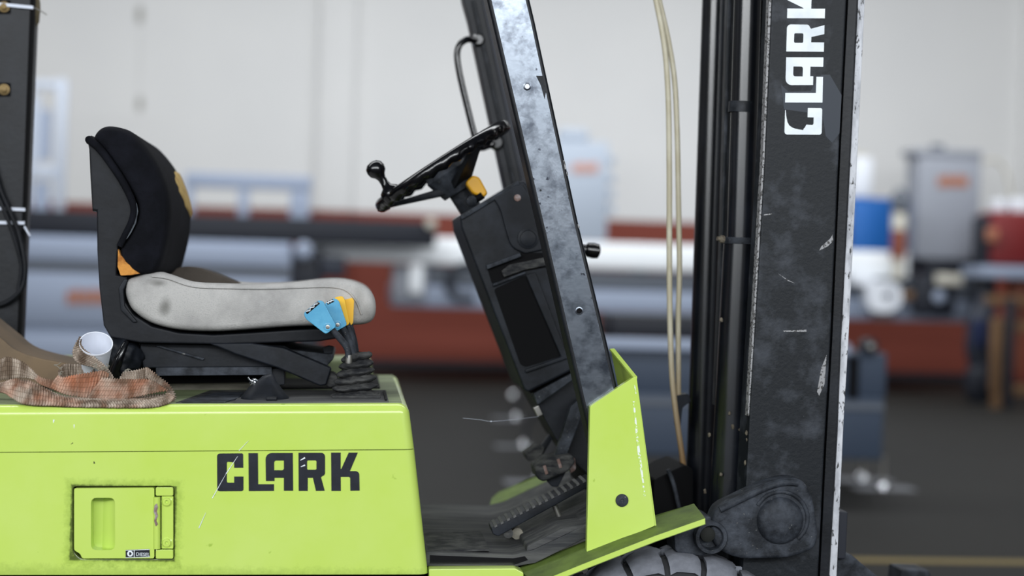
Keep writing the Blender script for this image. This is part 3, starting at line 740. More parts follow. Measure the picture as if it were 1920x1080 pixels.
prism('pocket_rim', [(986, 516), (1004, 510), (1066, 672), (986, 700), (984, 693), (1052, 669)], kY - .009, kY, M['plastic'], cowl, bev=.003)
prism('cowl_bracket', [(994, 738), (1080, 690), (1120, 760), (1118, 905), (1068, 860), (1040, 820)], .40, .66, M['black'], FORK, bev=.004)
prism('cowl_flange', [(1000, 738), (1082, 694), (1086, 704), (1008, 760)], .37, .42, M['black_dusty'], FORK, bev=.003)
prism('flange_tab', [(1000, 765), (1010, 760), (1018, 778), (1008, 782)], .38, .40, M['steel'], FORK, bev=.002)
prism('pedal_arm', [(1070, 762), (1094, 740), (1100, 756), (1062, 856), (1040, 856)], .36, .385, M['black_dusty'], FORK, bev=.003)
pd = prism('brake_pedal', round_px([(1002, 876), (1030, 858), (1072, 852), (1080, 866), (1066, 884), (1018, 904), (1006, 896)], 6), .33, .43, M['rubber'], FORK, bev=.006, seg=3)
prism('pedal_shank', [(1022, 898), (1062, 884), (1046, 914), (1034, 912)], .36, .39, M['plastic'], FORK, bev=.003)
for x, y in ((1018, 874), (1044, 862)):
    prism('pedal_rib', [(x, y), (x + 5, y - 2), (x + 10, y + 14), (x + 5, y + 16)], .327, .335, M['rust'], pd)
prism('pedal_spring', round_px([(1066, 862), (1078, 858), (1080, 880), (1070, 888)], 4), .37, .39, M['rust'], FORK, bev=.003)
prism('inch_pedal', round_px([(984, 852), (1008, 836), (1022, 838), (1014, 858), (990, 866)], 5), .52, .60, M['rubber'], FORK, bev=.005)
prism('inch_pedal_arm', [(1006, 846), (1014, 836), (1040, 800), (1046, 806), (1020, 850), (1008, 870)], .55, .57, M['plastic'], FORK, bev=.003)
lathe('hydraulic_lever_knob', at(1098, 468, .55), (.96, 0, -.1), [(.012, -.03), (.012, .0), (.017, .004), (.019, .02), (.017, .032), (.008, .036)], M['gloss'], FORK, 18)
tube('hydraulic_lever_stalk', [at(1030, 480, .5), at(1070, 474, .52), at(1100, 468.3, .55)], .007, M['black_dusty'], FORK, 8, 3)
# pedal with ribbed pad
ac = prism('accelerator_pedal', [(921, 990), (1108, 896), (1110, 910), (934, 1006), (924, 1002)], .17, .25, M['plastic'], FORK, bev=.003)
for k in range(15):
    t = .02 + k / 15.5
    x, y = 923 + 184 * t, 988 - 93 * t
    prism('pedal_rib', [(x, y), (x + 5, y - 2.6), (x + 6, y + .8), (x + 1, y + 3.4)], .166, .25, M['rubber_light'], ac)
tube('pedal_strut', [at(1040, 948, .2), at(1056, 986, .2)], .006, M['steel'], FORK, 8, 1)
tube('pedal_roller', [at(953, 1000, .18), at(953, 1000, .18) + Y3 * .05], .011, M['rubber'], FORK, 14, 1)
tube('pedal_roller', [at(970, 1001, .20), at(970, 1001, .20) + Y3 * .04], .013, M['dust'], FORK, 14, 1)

# ---------------------------------------------------------------- floor plate and frame
prism('foot_plate', [(798, 1034), (962, 1040), (1002, 1030), (1180, 946), (1182, 968), (1004, 1056), (964, 1063), (798, 1062)], .035, .78, M['mat'], FORK, bev=.003)
prism('toe_board', [(1000, 1012), (1110, 952), (1112, 1000), (1000, 1030)], .22, .55, M['dust'], FORK, bev=.003)
prism('toe_wall', [(1100, 800), (1185, 800), (1196, 1010), (1096, 1010)], .42, .7, M['plastic_dark'], FORK)
prism('plate_side_band', [(806, 1041), (962, 1047), (984, 1043), (990, 1050), (964, 1059), (806, 1057)], .0335, .04, M['gloss'], FORK)
prism('toe_block', [(988, 1024), (1055, 990), (1100, 984), (1102, 1003), (1012, 1040), (986, 1042)], .04, .2, M['mat'], FORK, bev=.004)
prism('plate_tread', [(800, 1032), (918, 1030), (918, 1033), (800, 1036)], .05, .3, M['rubber'], FORK)
# chassis below
prism('chassis', [(-700, 1086), (800, 1084), (1010, 1078), (1010, 1330), (-700, 1330)], .06, .94, M['plastic_dark'], FORK)
prism('frame_rail', [(804, 1067), (966, 1065.5), (982, 1074), (982, 1120), (804, 1120)], .0, .06, G, FORK, bev=.003)
fe = [(968, 1066), (1100, 1013), (1228, 966), (1301, 944)]
ne = [(1006, 1092), (1100, 1054), (1228, 1004), (1322, 971)]
top = [at(x, y, .06) for x, y in fe] + [at(x, y, -.06) for x, y in reversed(ne)]
dn = Vector((.002, 0, -.0135))
step = solid('mudguard_plate', top, [p + dn for p in top], M['green_dirty'], FORK)
ed = [at(x, y, -.06) for x, y in ne]
solid('plate_edge', [p + Vector((0, -.0006, -.001)) for p in ed] + [p + Vector((0, -.0006, -.0128)) for p in reversed(ed)],
      [p + Vector((0, .002, -.001)) for p in ed] + [p + Vector((0, .002, -.0128)) for p in reversed(ed)], G, step)
# bracket holding the pillar
brk = prism('pillar_bracket', round_px([(1106.5, 762), (1113, 757), (1190, 706), (1194, 709), (1228, 986), (1100, 1037)], 4), -.004, .018, G, FORK, bev=.007, seg=4)
b0, b1 = at(1190, 707, 0), at(1227, 986, 0)
t3, t4 = at(1145, 654, .14), b1 + Y3 * .14
solid('bracket_flange', [b0, b1, t4, t3], [p + Vector((.004, 0, .001)) for p in (b0, b1, t4, t3)], G, brk)
solid('flange_lip', [b0 + Vector((-.003, -.002, 0)), b0 + Vector((.005, -.002, .001)), t3 + Vector((.008, 0, .001)), t3 + Vector((-.002, 0, .0))],
      [p + Vector((0, 0, -.004)) for p in (b0 + Vector((-.003, -.002, 0)), b0 + Vector((.005, -.002, .001)), t3 + Vector((.008, 0, .001)), t3 + Vector((-.002, 0, .0)))], G, brk)
lathe('bracket_bolt', at(1166, 938, -.004), (0, -1, 0), [(.0135, 0), (.0135, .003), (.011, .005), (.004, .006), (.003, .0045)], M['black_dusty'], brk, 24)
for q in ([(1186, 752), (1189, 752), (1196, 820), (1203, 872), (1207, 905), (1204, 905), (1196, 860), (1190, 800)], [(1204, 910), (1207, 910), (1210, 930), (1206, 930)], [(1188, 722), (1190, 722), (1193, 738), (1190, 738)]):
    prism('scratch', q, -.0048, -.0042, M['chipwhite'], brk, ref=0, smooth=False)
# far side mudguard
top = [at(x, y, .86) for x, y in ((918, 948), (1000, 920), (1110, 882))] + [at(x, y, .98) for x, y in ((1110, 852), (985, 900), (935, 922), (922, 934))]
solid('far_mudguard', top, [p + Vector((0, 0, -.012)) for p in top], M['green_dirty'], FORK)

# ---------------------------------------------------------------- mast
mY = .10
rail = prism('mast_rail', [(1461, -320), (1447, 0), (1434, 300), (1414, 640), (1405, 780), (1397, 925), (1392, 1080), (1384, 1250), (1524, 1250), (1535, 1080), (1547, 834), (1558, 640), (1573.5, 296), (1588, 0), (1604, -320)], mY, mY + .09, M['mast'], FORK, bev=.006, seg=2)
prism('rail_edge_highlight', [(1450, -320), (1447, 0), (1434, 300), (1414, 640), (1405, 780), (1402, 780), (1410, 640), (1430, 300), (1442, 0), (1446, -320)], mY + .005, mY + .03, M['edge'], rail)  # highlight on the rail's left edge painted as a pale strip
prism('inner_rail', [(1606, -320), (1590, 0), (1575, 296), (1560, 640), (1549, 834), (1537, 1080), (1526, 1250), (1545, 1250), (1554, 1080), (1569, 820), (1576, 640), (1594, 292), (1608, 0), (1623, -320)], mY + .02, mY + .09, M['black'], FORK, bev=.003)
stp = [(1624, -320), (1609, 0), (1595, 292), (1577, 640), (1570, 820), (1555, 1080), (1546, 1250)]
stq = [(1637, -320), (1622, 0), (1608, 292), (1591, 640), (1581.5, 800), (1569, 1080), (1560, 1250)]
prism('carriage_rail_edge', stp + stq[::-1], mY + .03, mY + .08, M['whitestrip'], FORK, bev=.002)
# far rail of the mast
prism('far_mast_rail', [(1366, -320), (1350, 0), (1318, 1100), (1470, 1100), (1520, 0), (1532, -320)], .62, .70, M['mast'], FORK, bev=.005)
# cross beams (below and above the picture) that tie the two rails
prism('mast_cross_beam', [(1400, 1130), (1500, 1130), (1496, 1230), (1396, 1230)], mY + .09, .62, BK, FORK, ref=mY)
# lift cylinders
def cyl(name, a, b_, Y, r0, r1, m, parent=FORK, n=28):
    return tube(name, [at(*a, Y), at(*b_, Y)], lambda t: r0 + (r1 - r0) * t, m, parent, n, 1)
c1 = cyl('lift_cylinder', (1411, -320), (1388, 452), .235, 26 / pxm(.235), 26 / pxm(.235), M['cyl'])
c2 = cyl('cylinder_barrel', (1387, 452), (1358, 1060), .235, 31 / pxm(.235), 34 / pxm(.235), M['cyl'])
cyl('cylinder_collar', (1388, 446), (1387.5, 458), .235, 33 / pxm(.235), 33 / pxm(.235), M['black_dusty'], c2)
lathe('bleed_screw', at(1357, 449, .21), (-1, -.2, .1), [(.009, 0), (.009, .008), (.005, .01), (.005, .016)], M['debris'], c2, 10)
cyl('cylinder_gland', (1393, 192), (1391.5, 212), .235, 27 / pxm(.235), 27 / pxm(.235), M['mast'], c1)
prism('cylinder_guide', [(1379, -320), (1364, 0), (1352, 450), (1340, 760), (1345, 760), (1358, 450), (1372, 0), (1386, -320)], .27, .30, M['mast'], FORK, bev=.002)
cyl('far_lift_cylinder', (1352, -320), (1310, 980), .56, 25 / pxm(.56), 27 / pxm(.56), M['cyl'])
rb = prism('cylinder_backing', [(1400, 0), (1440, 0), (1398, 940), (1352, 940)], .32, .34, M['plastic_dark'], FORK)
# lettering on the mast rail
o0 = Vector((1280 + 938 / 3.6, 912 / 3.6)); uu = Vector((.030, -1)); vv = Vector((-1, -.012))
for ch, (o_, h_) in LET.items():
    sx = lambda lp: [tuple(o0 + uu * ((x - 85) / 3.177 * 1.02) + vv * ((575 - y) / 3.177 * .985)) for x, y in lp]
    if ch == 'C':
        o_ = [*arc(103, 367, 17, 180, 270), (229, 350), (229, 353), (191, 358), (158, 366), (139, 378), (127, 396), (121, 414), (116, 440), (113, 463), (122, 466), (128, 472), (145, 481), *arc(153, 515, 9, 180, 90), (188, 524), (188, 487), (243, 487), *arc(231, 562, 12, 0, 90), *arc(102, 560, 15, 90, 180)]
    prism('mast_letter_' + ch.lower(), sx(o_), mY - .0012, mY + .0004, M['whitepaint'], rail, holes=[sx(h) for h in h_], smooth=False)
prism('paint_patch', [(1464, 158), (1478, 172), (1520, 170), (1540, 140), (1556, 140), (1578, 178), (1574, 250), (1560, 268), (1548, 255), (1542, 215), (1470, 205)], mY - .0006, mY + .0003, mat('grey patch', (44, 50, 59), .45, spec=.25), rail, smooth=False)
for q in ([(1540, 462), (1556, 448), (1561, 440), (1562, 452), (1552, 462), (1536, 470)], [(1468, 620), (1512, 618), (1512, 622), (1470, 622)], [(1540, 690), (1550, 665), (1546, 720), (1536, 742), (1532, 735)], [(1458, 512), (1476, 524), (1492, 532), (1476, 526)], [(1432, 402), (1448, 400), (1448, 402), (1432, 404)]):
    prism('scuff', q, mY - .0006, mY + .0003, M['edge'], rail, smooth=False)
# pivot casting at the foot of the mast
cast = prism('mast_pivot_casting', crom([(1346, 952), (1378, 934), (1407, 920), (1440, 905), (1470, 897), (1492, 897), (1510, 906), (1523, 932), (1530, 965), (1534, 1000), (1529, 1024), (1511, 1036), (1476, 1046), (1420, 1048), (1390, 1047), (1362, 1038), (1340, 1020), (1334, 985)], 3, True), .045, mY + .01, M['black_dusty'], FORK, bev=.008, seg=3)
tube('casting_lip', [at(x, y, .045) for x, y in ((1350, 956), (1378, 942), (1407, 928), (1440, 913), (1470, 905), (1496, 906))], .0075, M['black_dusty'], cast, 10, 4)
lathe('casting_boss', at(1462, 976, .047), (0, -1, 0), [(.052, -.002), (.05, .006), (.042, .013), (.02, .016), (.002, .0165)], M['black_dusty'], cast, 32, 60)
tube('boss_rim', [at(1464 + 50 * math.cos(a), 972 + 50 * math.sin(a), .046) for a in [math.radians(x) for x in range(-150, 70, 20)]], .005, M['black_dusty'], cast, 8, 2)
ring = lathe('pivot_eye', at(1328, 1004, .07), (0, -1, 0), [(.036, 0), (.036, .03), (.034, .033), (.027, .033), (.025, .03), (.024, .012), (.004, .012)], M['black_dusty'], cast, 32)
lathe('pivot_pin', at(1324, 1000, .06), (0, -1, 0), [(.016, 0), (.016, .018), (.010, .022)], M['grime_shade'], cast, 18)
prism('pivot_bracket', round_px([(1262, 985), (1330, 966), (1352, 985), (1348, 1030), (1318, 1044), (1266, 1036)], 8), .06, .16, M['black_dusty'], FORK, bev=.005)
prism('axle_housing', [(1225, 1000), (1360, 1000), (1380, 1180), (1215, 1180)], .22, .7, M['plastic_dark'], FORK)
# hoses
h1 = tube('hydraulic_hose', [at(x, y, .45) for x, y in ((1205, -140), (1218, -60), (1230, 0), (1246, 88), (1253, 185), (1255, 324), (1255, 464), (1256, 592), (1260, 705), (1268, 780), (1281, 870), (1288, 950))], .0068, M['hose'], FORK, 10, 5)
h2 = tube('hydraulic_hose', [at(x, y, .47) for x, y in ((1212, -140), (1224, -60), (1236, 0), (1252, 70), (1265, 153), (1270, 260), (1272, 371), (1274, 500), (1272, 592), (1272, 680), (1272, 750))], .0066, M['hose'], FORK, 10, 5)
prism('hose_clamp', round_px([(1266, 742), (1290, 738), (1296, 752), (1280, 764), (1276, 800), (1270, 800)], 3), .46, .50, M['plastic'], FORK, bev=.002)
prism('hose_bracket', round_px([(1226, 900), (1262, 882), (1284, 872), (1300, 880), (1300, 1000), (1226, 1000)], 5), .38, .6, M['plastic_dark'], FORK, bev=.004)
tube('hose_guide', [at(1252, 880, .36), at(1262, 905, .36), at(1274, 955, .36)], .005, M['black_dusty'], FORK, 8, 3)
# dry debris caught on the cylinder
for i, (x, y) in enumerate(((1352, 600), (1368, 775), (1374, 800), (1388, 806), (1400, 812), (1330, 815), (1352, 890), (1322, 922), (1402, 825), (1398, 868), (1370, 955))):
    blob('debris_tuft', at(x, y, .195 if x < 1390 else .11), .0036, .003, .004 + .003 * random.random(), M['debris'], c2, .7, 3, 2, i * 7.1)
# fork carriage in front of the mast
prism('fork_carriage', [(1574, 958), (1590, 960), (1586, 1048), (1570, 1048)], .2, .9, M['bdark'], FORK, bev=.003)
prism('fork_blade', [(1566, 1034), (1596, 1040), (1640, 1076), (1700, 1120), (2040, 1160), (2040, 1176), (1660, 1180), (1560, 1160)], .22, .32, M['black_dusty'], FORK, bev=.004)
prism('fork_blade', [(1690, 1068), (1742, 1070), (1760, 1110), (2100, 1130), (2100, 1144), (1680, 1140)], .68, .78, M['black_dusty'], FORK, bev=.004)

# ---------------------------------------------------------------- front wheel
WR = .336
wx = at(1258, 1040, .1).x
wo = Vector((wx, .11, WR))
tyre = lathe('front_wheel', (wx, .01, WR), (0, 1, 0), [(.10, .05), (.17, .02), (.22, .0), (.28, .0), (.305, .012), (.318, .04), (.32, .10), (.318, .16), (.305, .188), (.28, .2), (.17, .2), (.10, .2)], M['tyre_groove'], FORK, 64, 50)
def block_mesh():
    bm = bmesh.new()
    pr = [(.30, -.1), (.316, -.094), (.33, -.07), (.336, -.03), (.336, .004), (.31, .004)]
    n = 5; A = math.radians(12.6)
    secs = []
    for i in range(n + 1):
        a = -A / 2 + A * i / n
        k = .006 if i in (0, n) else 0
        secs.append([bm.verts.new(((r - k) * math.sin(a + (.05 if y > -.03 else 0)), y, (r - k) * math.cos(a + (.05 if y > -.03 else 0)))) for r, y in pr])
    for s, t in zip(secs, secs[1:]):
        for k in range(len(pr)): bm.faces.new((s[k], s[(k + 1) % len(pr)], t[(k + 1) % len(pr)], t[k]))
    bm.faces.new(secs[0]); bm.faces.new(secs[-1])
    bmesh.ops.recalc_face_normals(bm, faces=bm.faces)
    me = bpy.data.meshes.new('tread_block'); bm.to_mesh(me); bm.free()
    for p in me.polygons: p.use_smooth = True
    me.set_sharp_from_angle(angle=math.radians(40)); me.materials.append(M['tyre'])
    return me
tb = block_mesh()
first = None
for side in (0, 1):
    for k in range(24):
        o = bpy.data.objects.new('tread_block', tb) if first is None else first.copy()
        first = first or o
        COL.objects.link(o); o.parent = tyre
        o.location = wo; o.rotation_mode = 'XYZ'
        o.rotation_euler = (0, math.radians(k * 15 + side * 7.5 + 3), 0) if side == 0 else (0, math.radians(k * 15 + 10.5), math.pi)
# rear wheel and counterweight stand outside the picture
xr_ = at(-560, 1040, .1).x
lathe('rear_wheel', (xr_, .05, .26), (0, 1, 0), [(.05, 0), (.15, .0), (.22, .0), (.25, .02), (.26, .06), (.26, .12), (.25, .16), (.22, .18), (.05, .18)], M['tyre'], FORK, 48, 50)

# cobweb thread hanging between hood and cowl
tube('cobweb_thread', [at(868, 784, .3), at(900, 787, .3), at(920, 790, .3), at(960, 787, .32), at(1010, 781, .36)], .00028, M['tie'], FORK, 5, 4)
blob('cobweb_speck', at(921, 790, .3), .0022, .002, .0016, M['tie'], FORK, .3, 3, 1)

# ---------------------------------------------------------------- things lying on the hood
def strap_material():
    m = bpy.data.materials.new('frayed webbing'); m.use_nodes = True
    nt = m.node_tree; b = nt.nodes['Principled BSDF']; b.inputs['Roughness'].default_value = .95
    b.inputs['Specular IOR Level'].default_value = .15
    at_ = nt.nodes.new('ShaderNodeAttribute'); at_.attribute_name = 'orange'
    tc = nt.nodes.new('ShaderNodeTexCoord')
    n = nt.nodes.new('ShaderNodeTexNoise'); n.inputs['Scale'].default_value = 38; n.inputs['Detail'].default_value = 5
    mp = nt.nodes.new('ShaderNodeMapping'); mp.inputs['Scale'].default_value = (1, 1, .3)
    nt.links.new(tc.outputs['Object'], mp.inputs[0]); nt.links.new(mp.outputs[0], n.inputs['Vector'])
    a = nt.nodes.new('ShaderNodeMix'); a.data_type = 'RGBA'
    a.inputs['A'].default_value = (*lin((116, 100, 86)), 1); a.inputs['B'].default_value = (*lin((188, 174, 160)), 1)
    r = nt.nodes.new('ShaderNodeMapRange'); r.inputs['From Min'].default_value = .4; r.inputs['From Max'].default_value = .62
    nt.links.new(n.outputs['Fac'], r.inputs['Value']); nt.links.new(r.outputs[0], a.inputs['Factor'])
    n2 = nt.nodes.new('ShaderNodeTexNoise'); n2.inputs['Scale'].default_value = 22; nt.links.new(tc.outputs['Object'], n2.inputs['Vector'])
    ad = nt.nodes.new('ShaderNodeMath'); ad.operation = 'ADD'; nt.links.new(at_.outputs['Fac'], ad.inputs[0]); nt.links.new(n2.outputs['Fac'], ad.inputs[1])
    r2 = nt.nodes.new('ShaderNodeMapRange'); r2.inputs['From Min'].default_value = .75; r2.inputs['From Max'].default_value = 1.4
    nt.links.new(ad.outputs[0], r2.inputs['Value'])
    x = nt.nodes.new('ShaderNodeMix'); x.data_type = 'RGBA'; x.inputs['B'].default_value = (*lin((196, 126, 92)), 1)
    nt.links.new(a.outputs['Result'], x.inputs['A']); nt.links.new(r2.outputs[0], x.inputs['Factor'])
    uv = nt.nodes.new('ShaderNodeUVMap'); uv.uv_map = 'weave'
    br = nt.nodes.new('ShaderNodeTexBrick'); br.inputs['Scale'].default_value = 1.0
    br.inputs['Mortar Size'].default_value = .08; br.inputs['Brick Width'].default_value = 1.0; br.inputs['Row Height'].default_value = 1.0
    br.inputs['Color1'].default_value = (1, 1, 1, 1); br.inputs['Color2'].default_value = (.82, .82, .82, 1); br.inputs['Mortar'].default_value = (.6, .57, .54, 1)
    nt.links.new(uv.outputs[0], br.inputs['Vector'])
    mu = nt.nodes.new('ShaderNodeMix'); mu.data_type = 'RGBA'; mu.blend_type = 'MULTIPLY'; mu.inputs['Factor'].default_value = 1
    nt.links.new(x.outputs['Result'], mu.inputs['A']); nt.links.new(br.outputs['Color'], mu.inputs['B'])
    nt.links.new(mu.outputs['Result'], b.inputs['Base Color'])
    return m
SV, SF, SUV, SO = [], [], [], []
def resample(pts, n):
    P = crom(pts, 8); L = [0]
    for a, b_ in zip(P, P[1:]): L.append(L[-1] + (b_ - a).length)
    out = []; j = 0
    for i in range(n):
        s = L[-1] * i / (n - 1)
        while j < len(L) - 2 and L[j + 1] < s: j += 1
        t = (s - L[j]) / max(1e-9, L[j + 1] - L[j]); out.append(P[j].lerp(P[j + 1], min(1, t)))
    return out, L[-1]
def ribbon(topp, botp, orange, rows=8, bulge=.0):
    T, lt = resample([at(*p) for p in topp], 3); B, lb = resample([at(*p) for p in botp], 3)
    ln = max(lt, lb); nr = max(4, int(ln / .0058)); n = nr * 4 + 1
    T, _ = resample([at(*p) for p in topp], n); B, _ = resample([at(*p) for p in botp], n)
    base = len(SV)
    for i in range(n):
        d = (T[min(i + 1, n - 1)] - T[max(i - 1, 0)]); nrm = d.cross(B[i] - T[i]).normalized()
        if nrm.y > 0: nrm = -nrm
        rib = .0017 * math.cos(2 * math.pi * i / 4)
        for k in range(rows + 1):
            t = k / rows
            jit = .0012 * noise.noise(Vector((i * .7, k * 1.9, base * .01)))
            p = T[i].lerp(B[i], t) + nrm * (rib + jit + bulge * math.sin(math.pi * t))
            if k in (0, rows):
                p += (T[i] - B[i]).normalized() * (.0012 * math.cos(2 * math.pi * i / 4 + 1) + .001 * noise.noise(Vector((i * .9, base, k)))) * (1 if k == 0 else -1)
            SV.append(p); SUV.append((i / 4, t * 5)); SO.append(orange)
    for i in range(n - 1):
        for k in range(rows):
            a = base + i * (rows + 1) + k
            SF.append((a, a + 1, a + rows + 2, a + rows + 1))
# front loop
ribbon([(-60, 722, .10), (0, 718, .08), (24, 710, .06), (46, 711, .05), (68, 719, .045), (93, 732, .045), (120, 743, .05), (157, 747, .055), (204, 748.5, .06), (259, 748.5, .06), (296, 747, .05), (311, 738, .05)],
       [(-60, 738, .09), (0, 736, .06), (24, 748, .03), (36, 755, .012), (56, 759, .0), (111, 760.5, -.002), (157, 762, -.003), (222, 763, -.004), (262, 763, -.004), (289, 762, -.002), (315, 756, .012), (329, 743, .04)], .30, bulge=.006)
# ribbon added as the dark shadow inside the loop, then the upper orange run
ribbon([(150, 744, .11), (200, 744, .11), (260, 742, .11), (306, 738, .10)], [(150, 751, .05), (200, 751, .05), (260, 750, .05), (306, 748, .05)], -.3)
ribbon([(193, 708, .08), (241, 710.5, .075), (281, 711.5, .07), (305.5, 726, .06), (314, 731, .06)], [(163, 750, .06), (222, 749, .055), (259, 743.5, .055), (296, 735.5,   .055), (313, 733, .058)], .40, bulge=.003)
# left orange run
ribbon([(110, 704, .10), (120, 707, .09), (139, 702.5, .085), (167, 698.5, .085), (191, 695, .09), (203, 700, .10)], [(95, 728, .09), (118, 739, .075), (148, 745, .07), (161, 746, .07), (175, 744, .075), (190, 738, .09)], .52, bulge=.003)
# around the cup
ribbon([(150, 631, .15), (146, 637, .14), (140, 648, .13), (136, 663, .12), (142, 678, .115), (157, 685, .11), (178, 690, .11), (195, 703, .11), (206, 716, .11)], [(152, 633, .155), (151.5, 639, .145), (152, 645, .135), (158, 655, .125), (172, 665, .12), (184, 675, .115), (194, 683, .115), (206, 697, .115), (213, 708, .115)], .02)
# rear left run
ribbon([(-60, 680, .2), (0, 673, .18), (12, 669, .17), (37, 676, .16), (55, 689, .15), (64, 700, .14)], [(-60, 716, .2), (0, 713, .18), (20, 711, .17), (35, 709, .16), (54, 710, .15), (66, 712, .14)], -.1)
ribbon([(56, 690, .15), (66, 700, .14), (78, 708, .13), (90, 711, .125), (103, 711.5, .12)], [(62, 708, .145), (68, 715, .135), (80, 723, .125), (90, 727, .115), (97, 730, .11)], .38)
# right end of the loop
ribbon([(274, 689, .10), (282, 693, .095), (296, 704, .09), (313, 717, .085), (326, 733, .08), (330, 746, .075), (322, 757, .06)], [(274, 707, .085), (282, 713, .075), (296, 719, .068), (308, 728, .06), (315, 738, .055), (316, 747, .05), (312, 756, .045)], .25)
ribbon([(226, 706, .13), (232, 697, .135), (248, 695, .135), (262, 692, .13), (274, 689, .12), (280, 693, .10)], [(226, 712, .12), (234, 712, .13), (248, 712, .135), (262, 712, .13), (272, 711, .115), (278, 708, .095)], .0)
# coil behind
ribbon([(113, 706, .11), (112, 694, .13), (120, 683, .16), (140, 683, .175), (160, 684, .17), (176, 690, .15)], [(116, 716, .105), (116, 710, .13), (122, 708, .16), (140, 708, .175), (160, 708, .17), (176, 706, .15)], .0)
me = bpy.data.meshes.new('webbing_strap'); me.from_pydata(SV, [], SF)
uvl = me.uv_layers.new(name='weave')
for lp in me.loops: uvl.data[lp.index].uv = SUV[lp.vertex_index]
oa = me.attributes.new('orange', 'FLOAT', 'POINT')
for i, v in enumerate(SO): oa.data[i].value = v
strap = link('webbing_strap', me, strap_material(), None, True, 80)
so = strap.modifiers.new('thickness', 'SOLIDIFY'); so.thickness = .002
tag(strap, 'frayed brown and orange webbing strap heaped on the green hood', 'strap')
# loose threads of the strap
thr = []
for (x, y, Y) in ((114, 692, .1), (118, 688, .1), (186, 691, .085), (190, 688, .085), (176, 690, .085), (232, 700, .12), (112, 700, .1), (240, 697, .12), (192, 694, .085)):
    p = at(x, y, Y); q = [p]
    for k in range(4): q.append(q[-1] + Vector((random.uniform(-.008, .008), random.uniform(-.006, .004), random.uniform(-.003, .007))))
    tube('loose_thread', q, .0009, M['whitestrip'] if False else M['dust'], strap, 5, 4)
# cup
cn = Vector((.12, -.66, .74)).normalized(); cr = at(180, 644, .14)
prof = [(.001, -.115), (.0215, -.115), (.0235, -.114), (.0325, -.02), (.0338, -.0035), (.0352, -.003), (.0352, .001), (.0335, .0005), (.0315, -.02), (.0225, -.108), (.001, -.108)]
cup = lathe('plastic_cup', cr, cn, prof, M['cup'], None, 40, 40)
tag(cup, 'empty white plastic cup tilted in the webbing strap', 'cup')

# ---------------------------------------------------------------- background machines
def emblem(px0, py0, px1, py1, Y, parent, n=5, m=None):
    wdt = (px1 - px0) / n
    for k in range(n):
        pbox('emblem_mark', px0 + k * wdt + wdt * .08, py0 + (0 if k % 2 else (py1 - py0) * .12), px0 + (k + 1) * wdt - wdt * .08, py1, Y - .01, Y, m or M['borange'], parent)
def base_z(px, py, Y): return at(px, py, Y)
# big grey machine at the left with a long black top rail
Y = 15.0
T = thing('machine_cabinet', (at(270, 600, Y).x, Y + .4, 0), 'long low grey machine cabinet with orange emblem behind the seat', 'machine')
xa, xb = at(-160, 560, Y).x, at(542, 560, Y).x
z_hi = at(300, 448, Y).z
wbox('cabinet_body', xa, xb, Y + .03, Y + .9, .12, z_hi, M['bgrey'], T, .02)
wbox('plinth', xa + .1, xb - .1, Y + .1, Y + .85, 0, .12, M['bdark'], T)
pbox('front_panel', -160, 452, 538, 492, Y, Y + .03, M['bgrey'], T, .01)
pbox('front_panel', -160, 516, 538, 612, Y, Y + .03, M['bgrey'], T, .01)
pbox('front_panel', -160, 628, 538, 690, Y, Y + .03, M['bgrey'], T, .01)
wbox('panel_groove', xa, xb, Y + .02, Y + .035, at(300, 515, Y).z, at(300, 493, Y).z, M['bgreyd'], T)
emblem(124, 542, 210, 570, Y, T, 6)
T = thing('roller_track', (at(400, 420, Y).x, Y + .4, z_hi), 'long black roller track on top of the grey machine cabinet', 'conveyor')
xc = at(818, 430, Y).x
zr0, zr1 = z_hi, at(400, 403, Y).z
wbox('track_side', xa, xc, Y + .05, Y + .12, zr0 + .01, zr1, M['bdark'], T, .01)
wbox('track_side', xa, xc, Y + .7, Y + .77, zr0 + .01, zr1, M['bdark'], T, .01)
for k in range(26):
    x = xa + (xc - xa) * (k + .5) / 26
    tube('roller', [(x, Y + .1, zr0 + .13), (x, Y + .72, zr0 + .13)], .05, M['bgreyd'], T, 10, 1)
for x in (xa + .2, xa + 2.0, xb - .4): wbox('track_foot', x, x + .1, Y + .06, Y + .76, zr0, zr0 + .02, M['bdark'], T)
pe = at(808, 424, Y); lathe('end_stop', (pe.x, Y + .05, pe.z + .03), (0, -1, 0), [(.06, 0), (.06, .05), (.03, .06)], M['bcream'], T, 16)
# pale frame leaning on the wall
Y = 15.55
T = thing('window_frame_stand', (at(85, 400, Y).x, Y, zr1), 'tall white metal frame standing on the roller track', 'frame')
pbox('upright', 104, 148, 122, 402, Y, Y + .08, M['bframe'], T, .005)
pbox('upright', 28, 148, 58, 402, Y, Y + .08, M['bframe'], T, .005)
pbox('crossbar', 30, 150, 120, 166, Y + .005, Y + .075, M['bframe'], T, .005)
pbox('crossbar', 30, 310, 120, 334, Y + .005, Y + .075, M['bframe'], T, .005)
pbox('infill_panel', 74, 206, 96, 300, Y + .03, Y + .05, M['bgrey'], T)
pbox('infill_panel', 62, 340, 92, 400, Y + .03, Y + .05, M['bgrey'], T)
pbox('inner_bar', 58, 180, 74, 306, Y + .01, Y + .07, M['bframe'], T)
# grey portal frame
T = thing('portal_frame', (at(465, 410, Y).x, Y, zr1), 'low grey metal portal frame standing on the roller track', 'frame')
pbox('top_beam', 346, 326, 584, 354, Y, Y + .15, M['bgrey'], T, .01)
pbox('leg', 346, 350, 362, 412, Y + .01, Y + .14, M['bgrey'], T, .005)
pbox('leg', 446, 350, 466, 416, Y + .01, Y + .14, M['bgrey'], T, .005)
pbox('leg', 543, 350, 580, 418, Y + .01, Y + .14, M['bgrey'], T, .005)
